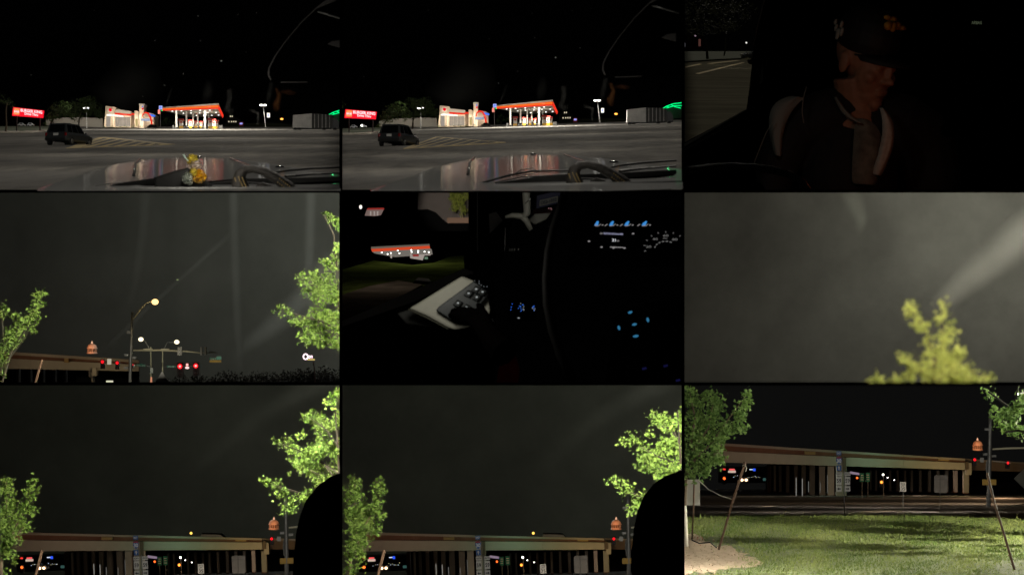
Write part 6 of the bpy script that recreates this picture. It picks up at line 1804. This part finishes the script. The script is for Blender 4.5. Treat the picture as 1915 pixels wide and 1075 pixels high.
# ---------------- the two dim views of the same overpass
def dim_view(P, R_, wh, lt, rt, sd):
    overpass(P, wh, False)
    q = P
    t = thing('tree_stake', 'rusty leaning stake top beside the young tree ' + wh, 'stake', q.pt(1375, 930, 24.5))
    b = MB(); b.ptube(q, [(1370, 945, 24.6), (1393, 864, 24.6)], 0, [2.4, 2.4], 8); b.build('rod', RUST, t, P)
    b = MB(); b.ptube(q, [(1373, 938, 24.55), (1395.5, 866, 24.55)], 0, .7, 6); b.build('flange', RUST, t, P)
    I = R_
    t = thing('young_tree', 'bright young tree at the outer edge by the stake ' + wh, 'tree', I.pt(lt[0][0], 1085, 25))
    b = MB()
    x0 = lt[0][0]
    b.ptube(I, [(x0 - 12, 1100, 25), (x0 - 8, 1040, 25), (x0 + 5, 980, 25)], 0, [4, 3.5, 2], 8)
    for bl in lt[::3]:
        b.ptube(I, [(x0 - 6, 1030, 25), ((x0 + bl[0]) / 2, (1020 + bl[1]) / 2, 25), (bl[0], bl[1], 25)], 0, [2, 1.4, .7], 6)
    b.build('trunk', BARK, t, P)
    crown(I, [(x, y, rx, ry, 25 + R.uniform(-.2, .2)) for x, y, rx, ry in lt], 7.2, .6, LEAFB, t, sd, MAPLE)
    t = thing('roadside_tree', 'tall bright leafy tree at the inner edge by the mast ' + wh, 'tree', I.pt(rt[0][0], 1085, 24))
    b = MB()
    x1 = I_x1 = BND[P.i][1] + 6
    b.ptube(I, [(x1, 1085, 24), (x1 - 2, 950, 24), (x1 - 8, 860, 24), (x1 - 14, 770, 24)], 0, [4, 3, 2, 1], 8)
    for bl in rt[::3]:
        b.ptube(I, [(x1 - 4, min(960, bl[1] + 60), 24), ((x1 + bl[0]) / 2, bl[1] + 22, 24), (bl[0], bl[1], 24)], 0, [2, 1.4, .6], 6)
    b.build('trunk', mat('bark_pale', (.03, .025, .017), .9, noise=.3, nscale=30), t, P)
    crown(I, [(x, y, rx, ry, 24 + R.uniform(-.25, .25)) for x, y, rx, ry in rt], 7.4, .56, LEAFB, t, sd + 1, MAPLE)
    # black housing covering the lower corner
    xo = BND[P.i][0]
    t = thing('black_housing', 'out-of-focus rounded black object filling the lower corner ' + wh, 'housing', V(xo + 600, 1075, 9.6))
    b = MB()
    out = [(xo + 700, 1110), (xo + 545, 1110), (xo + 546, 1050), (xo + 551, 1000), (xo + 558, 968), (xo + 570, 938), (xo + 588, 915), (xo + 610, 900), (xo + 640, 888), (xo + 700, 880)]
    b.prism([V(x, y, 9.6) for x, y in out], (0, .3, 0)); b.build('shell', mat('housing_black', (.002, .002, .002), 1.0, spec=0.0), t, P, bevel=.06)
    # light: near street lamp on the leaves, unseen lamps added to make the sky backdrop glow
    point(I, BND[P.i][1] - 18, 745, 22.2, 1000, (1, .95, .74), .05)
    point(I, BND[P.i][1] - 110, 870, 21.0, 60, (1, .95, .74), .05)
    point(I, xo + 120, 900, 22, 420, (1, .95, .74), .05)
    point(I, BND[P.i][1] + 1, 722, 960, 110000, (.98, 1, .9), 1)
    point(I, BND[P.i][1] - 170, 900, 890, 62000, (.98, 1, .86), 1)
    smear(I, [(xo + 640, 700), (xo + 560, 735), (xo + 480, 780), (xo + 400, 850), (xo + 350, 890)], [26, 24, 22, 18, 12], 990, smear_glare_mat('painted_sky_streak', .045, (.6, .6, .52), .02), 'light_streak', 'faint slanting light streak across the sky ' + wh, (1, .05))  # glare streak painted as a translucent strip before the sky

P7 = Pan(7, 908, 1.6, lambda x, y: (x - 1315 + (y - 860) * .039, y + 158 - (x - 1568) * .039))
P7i = Pan(7)
LT7 = [(12, 902, 12, 10), (8, 920, 18, 12), (22, 940, 10, 14), (10, 955, 22, 16), (60, 902, 9, 9), (56, 920, 13, 10), (50, 945, 13, 12), (58, 958, 9, 8), (34, 965, 16, 12), (45, 985, 18, 12), (14, 985, 22, 16), (20, 1010, 22, 14), (10, 1030, 18, 12), (22, 1045, 8, 8), (6, 1065, 9, 12)]
RT7 = [(632, 735, 8, 16), (622, 752, 10, 8), (590, 786, 20, 12), (577, 780, 10, 8), (606, 800, 16, 14), (630, 790, 12, 22), (520, 828, 8, 6), (536, 822, 9, 10), (550, 838, 14, 10), (575, 848, 22, 16), (605, 840, 22, 20), (630, 845, 14, 24), (560, 868, 22, 12), (590, 880, 24, 14), (622, 885, 18, 14), (497, 902, 10, 5), (512, 908, 8, 5), (526, 920, 14, 9), (560, 935, 20, 10), (540, 950, 16, 10), (575, 928, 14, 6), (600, 900, 20, 9), (565, 815, 10, 6)]
dim_view(P7, P7i, 'in the bottom-corner view', LT7, RT7, 701)
P8 = Pan(8, 908, 1.6, lambda x, y: (x - 675 + (y - 860) * .039, y + 158 - (x - 1568) * .039))
P8i = Pan(8)
LT8 = [(a + 651, c + 4, rx, ry) for a, c, rx, ry in LT7]
RT8 = [(a + 648 if c < 900 else a + 646, c - 2, rx, ry) for a, c, rx, ry in RT7 if c > 765]
dim_view(P8, P8i, 'in the bottom-middle view', LT8, RT8, 801)

# ================================================================== THE RED TRAFFIC SIGNALS
P4 = Pan(4)
w4 = 'in the red signal view'
# bridge
t = thing('overpass', 'concrete overpass edge behind the tall street light ' + w4, 'bridge', P4.pt(150, 720, 400))
for x0, x1 in ((-60, 60), (60, 165), (165, 260)):
    def e_(x, a): return a[0] + (a[1] - a[0]) * x / 240.0
    MB().pp(P4, [(x0, e_(x0, (662, 677))), (x1 - .3, e_(x1, (662, 677))), (x1 - .3, e_(x1, (657, 672))), (x0, e_(x0, (657, 672)))], 399, .5).build('parapet_panel', PARA, t, P4)
    MB().pp(P4, [(x0, e_(x0, (670, 681))), (x1, e_(x1, (670, 681))), (x1, e_(x1, (662, 677))), (x0, e_(x0, (662, 677)))], 400.6, .5).build('deck_edge', CONCD, t, P4)
    MB().pp(P4, [(x0, e_(x0, (689, 694))), (x1 - .3, e_(x1, (689, 694))), (x1 - .3, e_(x1, (670, 681))), (x0, e_(x0, (670, 681)))], 400, .8).build('girder', GIRD, t, P4)
MB().prect(P4, 172, 688, 180, 703, 399, 2).build('pier_cap', GIRD, t, P4)
MB().prect(P4, 166, 690, 174, 725, 401, 2).build('column', GIRD, t, P4)
MB().prect(P4, 120, 666, 128, 678, 399.5, .4).build('drain_box', MATS['drain_tan'], t, P4)
for x in (30, 52, 76, 98, 118):
    MB().prect(P4, x, 690, x + 5, 725, 440, 2).build('column', MATS['girder_far'], t, P4)
MB().prect(P4, -60, 690, 260, 725, 520, 1).build('abutment', MATS['abutment'], t, P4)
t = thing('far_tree_line', 'dark far tree mass along the lower edge ' + w4, 'trees', P4.pt(450, 722, 640))
crown(P4, [(x, 713 - 7 * math.exp(-((x - 585) / 60.0) ** 2) + R.uniform(-3, 3), 20, 15 + R.uniform(-3, 5), 640) for x in range(420, 640, 12)] + [(x, 712, 18, 8, 640) for x in range(330, 430, 14)], 4.2, .8, leafmat('leaf_far', (.006, .006, .004), (.02, .018, .012), .2), t, 431, OVAL)
MB().pp(P4, [(250, 724), (637, 724), (637, 708), (560, 706), (450, 712), (250, 718)], 650, 1).build('undergrowth', mat('tree_line', (.012, .011, .009), 1), t, P4)
dome(P4, 172, 661, 19, 720, 'floodlit orange dome beyond the overpass ' + w4)
# main street light mast
yy = 190.0
t = thing('street_light', 'tall grey street light mast with one warm lamp ' + w4, 'street light', P4.pt(243, 720, yy))
b = MB(); b.ptube(P4, [(242.5, 725), (244.5, 660), (247.5, 583)], yy, [3.4, 3.0, 1.7], 12); b.build('pole', STEEL, t, P4, smooth=True)
b = MB(); b.ptube(P4, [(249, 597), (262, 580), (273, 567), (284, 563.5)], yy, [.9, .8, .7, .7], 8); b.build('lamp_arm', mat('arm_pale', (.6, .56, .4), .5), t, P4, smooth=True)
b = MB(); b.ptube(P4, [(250, 590), (262, 576), (271, 568)], yy + .2, .5, 6); b.build('brace', STEEL, t, P4)
b = MB(); b.ell(P4.pt(290, 564.5, yy), (.26, .2, .22), 14); b.build('lamp_head', emi('lamp_amber', (1, .62, .22), 2.4), t, P4, smooth=True)
MB().prect(P4, 237, 618.5, 244, 624, yy - .2, .3).build('camera_box', STEEL, t, P4)
for x, y in ((236, 664), (251, 669), (236, 688)):
    MB().prect(P4, x - 3.5, y - 2, x + 3.5, y + 2, yy - .2, .3).build('bracket', STEEL, t, P4)
point(P4, 288, 572, yy - 2.5, 90, (1, .78, .4), .2)
# mast arm
b = MB(); b.ptube(P4, [(249, 655.5), (300, 655), (345, 657), (375, 660), (405, 659)], yy, [1.9, 1.9, 1.5, 1.0, .7], 10)
t = thing('mast_arm', 'long pale signal mast arm spanning beside the street light ' + w4, 'mast arm', P4.pt(249, 655, yy))
b.build('arm', MATS['arm_pale'], t, P4, smooth=True)
for x0, x1 in ((268, 285), (301, 316)):
    MB().prect(P4, x0, 652, x1, 654.4, yy - .1, .3).build('junction_cover', MATS['arm_pale'], t, P4)
for x in (333.5, 338, 376, 384):
    MB().prect(P4, x - 1.6, 649, x + 1.6, 664, yy - .3, .3).build('signal_back', SIGNB, t, P4)
b = MB(); b.ptube(P4, [(392, 657), (405, 659.5)], yy, .8, 6); b.build('arm_tip', STEEL, t, P4)
point(P4, 300, 640, yy - 4, 30, (1, .92, .6), .2)
# two thinner masts with lamps
for x, lx, ly_, top, lb, side in ((282, 263.5, 634.5, 649, 'pole carrying the left of two small white street lamps ', -1), (304, 330.5, 639.5, 655, 'pole carrying the right of two small white street lamps ', 1)):
    t = thing('street_light', lb + w4, 'street light', P4.pt(x, 700, 240), group='pair of small street lights ' + w4)
    b = MB(); b.ptube(P4, [(x, 722), (x, top)], 240, [1.3, 1.1], 8); b.build('pole', MATS['arm_pale'], t, P4)
    b = MB(); b.ptube(P4, [(x + side * 3, 652), (x + side * 9, 640), (lx - side * 5, ly_ + 1)], 240, .6, 6); b.build('lamp_arm', STEEL, t, P4)
    b = MB(); b.ell(P4.pt(lx, ly_, 240), (.24, .15, .2), 12); b.build('lamp_head', emi('lamp_cream', (1, .86, .55), 2.2), t, P4, smooth=True)
    point(P4, lx, ly_ + 4, 238, 30, (1, .9, .6), .2)
# street-name signs on side arms
t = thing('street_name_sign', 'green street name sign hanging under the mast arm ' + w4, 'sign', P4.pt(265, 685, 238))
MB().pp(P4, [(254, 684.5), (272, 686), (272, 681.5), (254, 680)], 238, .1).build('panel', SIGNGR, t, P4)
text('NORTH', P4, 256, 681.6, 270, 684, 237.9, SIGNW, t, skew=1)
b = MB(); b.ptube(P4, [(270, 683), (283, 685.5)], 238, .6, 6); b.build('arm', STEEL, t, P4)
t = thing('street_name_sign', 'green street name sign beside the bright red signals ' + w4, 'sign', P4.pt(320, 687, 238))
MB().prect(P4, 312, 683.5, 328, 687.5, 238, .1).build('panel', SIGNGR, t, P4)
text('STATE', P4, 314, 684.4, 326, 686.6, 237.9, SIGNW, t)
b = MB(); b.ptube(P4, [(304, 686), (340, 685.2), (372, 684.2)], 238.3, .6, 6); b.build('arm', STEEL, t, P4)
point(P4, 300, 676, 232, 260, (.9, 1, .8), .2)
# signals
for x, y, w, lb, core in ((336.5, 685, 9.5, 'big glowing red signal at the left of the bright pair ', REDL), (366, 684, 9.0, 'big glowing red signal at the right of the bright pair ', REDL), (191.5, 676.5, 6, 'red signal farthest out over the overpass ', REDL), (219, 678.5, 5.6, 'red signal nearest the tall mast ', REDL), (248.5, 682, 3.0, 'dim red signal peeking past the mast ', emi('signal_dim', (.7, .02, .03), .8))):
    t = signal(P4, x, y, 230, lb + w4, core, w, 'red traffic signals ' + w4)
    if w > 6:
        b = MB(); b.ell(P4.pt(x, y, 229.7), (.11, .1, .11), 10); b.build('core', REDC, t, P4)
point(P4, 351, 690, 222, 40, (1, .1, .08), .2)
t = thing('pedestrian_signal', 'pinkish white lit panel between the bright red signals ' + w4, 'signal', P4.pt(350, 690, 230))
b = MB(); b.ell(P4.pt(350, 682, 229.8), (.12, .1, .13), 8); b.build('upper_lens', REDC, t, P4)
b = MB(); b.ell(P4.pt(350, 687.5, 229.8), (.2, .1, .12), 8); b.build('lower_lens', emi('ped_pink', (1, .62, .58), 1.3), t, P4)
MB().prect(P4, 345, 679, 355, 691, 230.1, .2).build('housing', MATS['signal_black'], t, P4)
t = thing('pedestrian_signal', 'pale lit panel between the two small red signals ' + w4, 'signal', P4.pt(204, 681, 230))
MB().prect(P4, 200.5, 671, 207.5, 681.5, 230, .2).build('panel', emi('panel_pale', (.6, .55, .42), .7), t, P4)
b = MB(); b.ptube(P4, [(222, 678.5), (236, 679)], 230.2, .6, 6); b.build('arm', STEEL, t, P4)
# signs
t = thing('yellow_green_sign', 'small stacked green and yellow sign hanging past the arm tip ' + w4, 'sign', P4.pt(402, 677, 210))
MB().prect(P4, 392, 669, 405, 673.4, 210, .1).build('green_panel', SIGNGR, t, P4)
MB().prect(P4, 405, 666.5, 413.5, 672.6, 210, .1).build('teal_panel', mat('sign_teal', (.12, .4, .34), .5), t, P4)
MB().prect(P4, 392, 673.4, 413.5, 677.4, 209.9, .1).build('yellow_panel', SIGNY, t, P4)
text('ONLY', P4, 393.5, 670, 404, 672.6, 209.85, SIGNW, t)
point(P4, 402, 660, 205, 240, (1, .95, .7), .2)
t = thing('sign_back', 'grey diamond sign seen from behind below the mast arm ' + w4, 'sign', P4.pt(303, 720, 150))
MB().pp(P4, [(286, 722), (320, 722), (303, 694)], 150, .03).build('panel', SIGNB, t, P4)
t = thing('sign_back', 'pale blank sign top under the overpass ' + w4, 'sign', P4.pt(157, 722, 170))
MB().prect(P4, 142.5, 705, 171, 725, 170, .04).build('panel', SIGNB, t, P4)
t = thing('lit_panel', 'pale yellow lit sign top at the lower edge ' + w4, 'sign', P4.pt(205, 722, 170))
MB().prect(P4, 198.5, 711.5, 211.5, 725, 170, .04).build('panel', emi('sign_glow', (.85, .85, .6), .8), t, P4)
t = thing('utility_post', 'small pale box and lamp on the thin mast ' + w4, 'box', P4.pt(283, 712, 236))
MB().prect(P4, 281, 688, 286, 698, 236, .2).build('box', SIGNB, t, P4)
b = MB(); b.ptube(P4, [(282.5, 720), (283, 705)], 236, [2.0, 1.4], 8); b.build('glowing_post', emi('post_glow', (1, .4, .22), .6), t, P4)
spot(P4.pt(300, 560, 110), P4.pt(290, 690, 190), 50000, math.radians(6), (1, .95, .8), .7)  # unseen spot added to brighten masts and signs
t = thing('tree_stake', 'rusty leaning stake at the lower corner ' + w4, 'stake', P4.pt(66, 722, 25))
b = MB(); b.ptube(P4, [(64, 724), (79, 673)], 25, [2.2, 2.2], 8); b.build('rod', RUST, t, P4)
# neon sign at the right
t = thing('neon_sign', 'pinkish white lit oval shop sign below the bright tree', 'sign', P4.pt(577, 715, 260))
pts = [(571.5 + 4.2 * math.cos(a), 666.8 - 5 * math.sin(a)) for a in [math.radians(30 * k) for k in range(13)]]
b = MB(); b.ptube(P4, pts, 260, 1.2, 6); b.build('ring', emi('neon_pink', (1, .72, .85), 2.2), t, P4, smooth=True)
text('on', P4, 576, 664.5, 584.5, 670, 259.9, MATS['neon_pink'], t)
MB().prect(P4, 575, 671, 588.5, 673.6, 260, .1).build('underline', emi('neon_yellow', (.8, .6, .2), .8), t, P4)
b = MB(); b.ptube(P4, [(590, 722), (588, 690), (586, 674)], 260.2, [1.6, 1.2, .8], 6); b.build('pole', mat('pole_brown', (.1, .05, .04), .8), t, P4)
# trees
t = thing('young_tree', 'bright young treetop at the outer edge above the overpass ' + w4, 'tree', P4.pt(10, 722, 25))
b = MB(); b.ptube(P4, [(2, 725, 25), (20, 660, 25), (48, 615, 25), (72, 562, 25)], 0, [2.5, 2, 1.4, .8], 7); b.ptube(P4, [(2, 700, 25), (6, 640, 25), (4, 580, 25)], 0, [2, 1.5, .8], 7); b.ptube(P4, [(14, 675, 25), (40, 640, 25), (55, 618, 25)], 0, [1.4, 1, .7], 6); b.build('trunk', MATS['bark_pale'], t, P4)
crown(P4, [(x, y, rx, ry, 25) for x, y, rx, ry in ((77, 552, 9, 10), (72, 566, 10, 9), (60, 582, 13, 10), (56, 598, 14, 10), (70, 592, 6, 8), (30, 592, 10, 10), (38, 612, 16, 10), (58, 615, 10, 7), (22, 615, 10, 12), (6, 575, 8, 12), (3, 592, 8, 8), (22, 632, 18, 10), (10, 645, 16, 12), (5, 668, 12, 14), (3, 690, 6, 14), (34, 630, 12, 8))], 6.8, .5, LEAFB, t, 401, MAPLE)
t = thing('roadside_tree', 'large wind-blown bright tree at the inner edge ' + w4, 'tree', P4.pt(640, 722, 25))
b = MB()
for pts in ([(645, 725), (640, 640), (632, 560), (630, 500)], [(638, 620), (600, 600), (560, 590), (525, 578)], [(632, 560), (600, 540), (560, 525)], [(630, 500), (625, 440), (606, 402)]):
    b.ptube(P4, [(x, y, 25) for x, y in pts], 0, [2.2, 1.6, 1.1, .6], 7)
b.build('trunk', MATS['bark_pale'], t, P4)
crown(P4, [(x, y, rx, ry, 25 + R.uniform(-.25, .25)) for x, y, rx, ry in ((608, 401, 9, 6), (622, 410, 10, 8), (632, 424, 8, 12), (631, 470, 7, 14), (612, 490, 14, 10), (628, 495, 12, 16), (570, 522, 16, 9), (590, 515, 14, 12), (612, 530, 22, 20), (600, 550, 22, 18), (628, 560, 14, 24), (585, 540, 16, 10), (525, 578, 8, 4), (538, 585, 10, 6), (550, 598, 13, 8), (572, 608, 18, 10), (600, 590, 24, 18), (596, 615, 24, 14), (625, 605, 16, 22), (580, 632, 18, 10), (606, 638, 22, 12), (628, 640, 12, 12), (572, 642, 8, 6))], 6.8, .48, LEAFB, t, 411, MAPLE)
point(P4, 615, 440, 23.0, 900, (1, .95, .74), .05)
point(P4, 540, 520, 22.0, 60, (1, .95, .74), .05)
point(P4, 70, 520, 22.8, 360, (1, .95, .74), .05)
# bridge light, unseen lamps added to brighten the sky
point(P4, 60, 672, 392, 330, (1, .75, .45), .4)
point(P4, 190, 690, 393, 300, (1, .75, .4), .4)
point(P4, 620, 372, 700, 64000, (.98, 1, .93), 1)
point(P4, 430, 520, 640, 17000, (1, .99, .88), 1)
# glare streaks painted as translucent strips in front of the sky
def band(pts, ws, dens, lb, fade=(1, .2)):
    m = smear_glare_mat('painted_light_band_%d' % int(dens * 1000), dens, (.7, .72, .66), .02)
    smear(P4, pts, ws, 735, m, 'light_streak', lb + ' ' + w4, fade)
band([(640, 490), (590, 535), (540, 585), (480, 632), (425, 672)], [36, 30, 26, 20, 12], .17, 'wide slanting light streak below the bright tree', (1, .05))
band([(435, 435), (395, 470), (340, 520), (295, 560)], [7, 6, 6, 6], .11, 'thin slanting light streak above the warm lamp', (.2, 1))
band([(280, 572), (240, 612), (190, 658)], [6, 6, 6], .12, 'thin slanting light streak below the warm lamp', (1, .1))
band([(436, 340), (438, 440), (442, 560), (448, 690)], [11, 11, 10, 9], .11, 'upright light streak through the middle of the sky', (1, .5))
band([(274, 340), (268, 430), (255, 520), (243, 570)], [14, 12, 10, 7], .08, 'upright curved light streak above the tall mast', (1, .2))
band([(582, 340), (580, 440), (576, 560), (572, 640)], [13, 12, 10, 9], .08, 'upright light streak in front of the bright tree', (1, .2))
b = MB(); b.ell(P4.pt(332, 523, 700), (.35, .1, .16), 8)
tag(b.build('far_plane_light', emi('plane_green', (.4, .5, .2), .5), None, P4), 'tiny greenish light on the thin streak above the warm lamp', 'light')

# ================================================================== trim every mesh to its own compartment
def clip_all():
    for o, i in REG:
        x0, x1, y0, y1 = BND[i]
        M = wmat(o)
        W = [M @ v.co for v in o.data.vertices]
        if not W:
            continue
        planes = []
        if x0 > 0:
            planes.append(Vector((-1, (x0 - 2 - W_PX / 2) * KH, 0)))
        if x1 < 1900:
            planes.append(Vector((1, -(x1 + 2 - W_PX / 2) * KH, 0)))
        if y0 > 0:
            planes.append(Vector((0, -(H_PX / 2 - (y0 - 2)) * KV, 1)))
        if y1 < 1000:
            planes.append(Vector((0, (H_PX / 2 - (y1 + 2)) * KV, -1)))
        for n in planes:
            if max(n.dot(p) for p in W) <= 1e-6:
                continue
            if o.data.users > 1:
                o.data = o.data.copy()
            bm = bmesh.new()
            bm.from_mesh(o.data)
            iv = M.inverted()
            co = iv @ Vector((0, 0, 0))
            nl = (M.to_3x3().transposed() @ n).normalized()
            bmesh.ops.bisect_plane(bm, geom=bm.verts[:] + bm.edges[:] + bm.faces[:], dist=1e-6, plane_co=co, plane_no=nl, clear_outer=True)
            bm.to_mesh(o.data)
            bm.free()
            W = [M @ v.co for v in o.data.vertices]
            if not W:
                break
    for o, i in list(REG):
        if len(o.data.vertices) == 0 and not o.children:
            bpy.data.objects.remove(o)
    for o in list(COL.objects):
        if o.type == 'EMPTY' and not o.children:
            bpy.data.objects.remove(o)
clip_all()
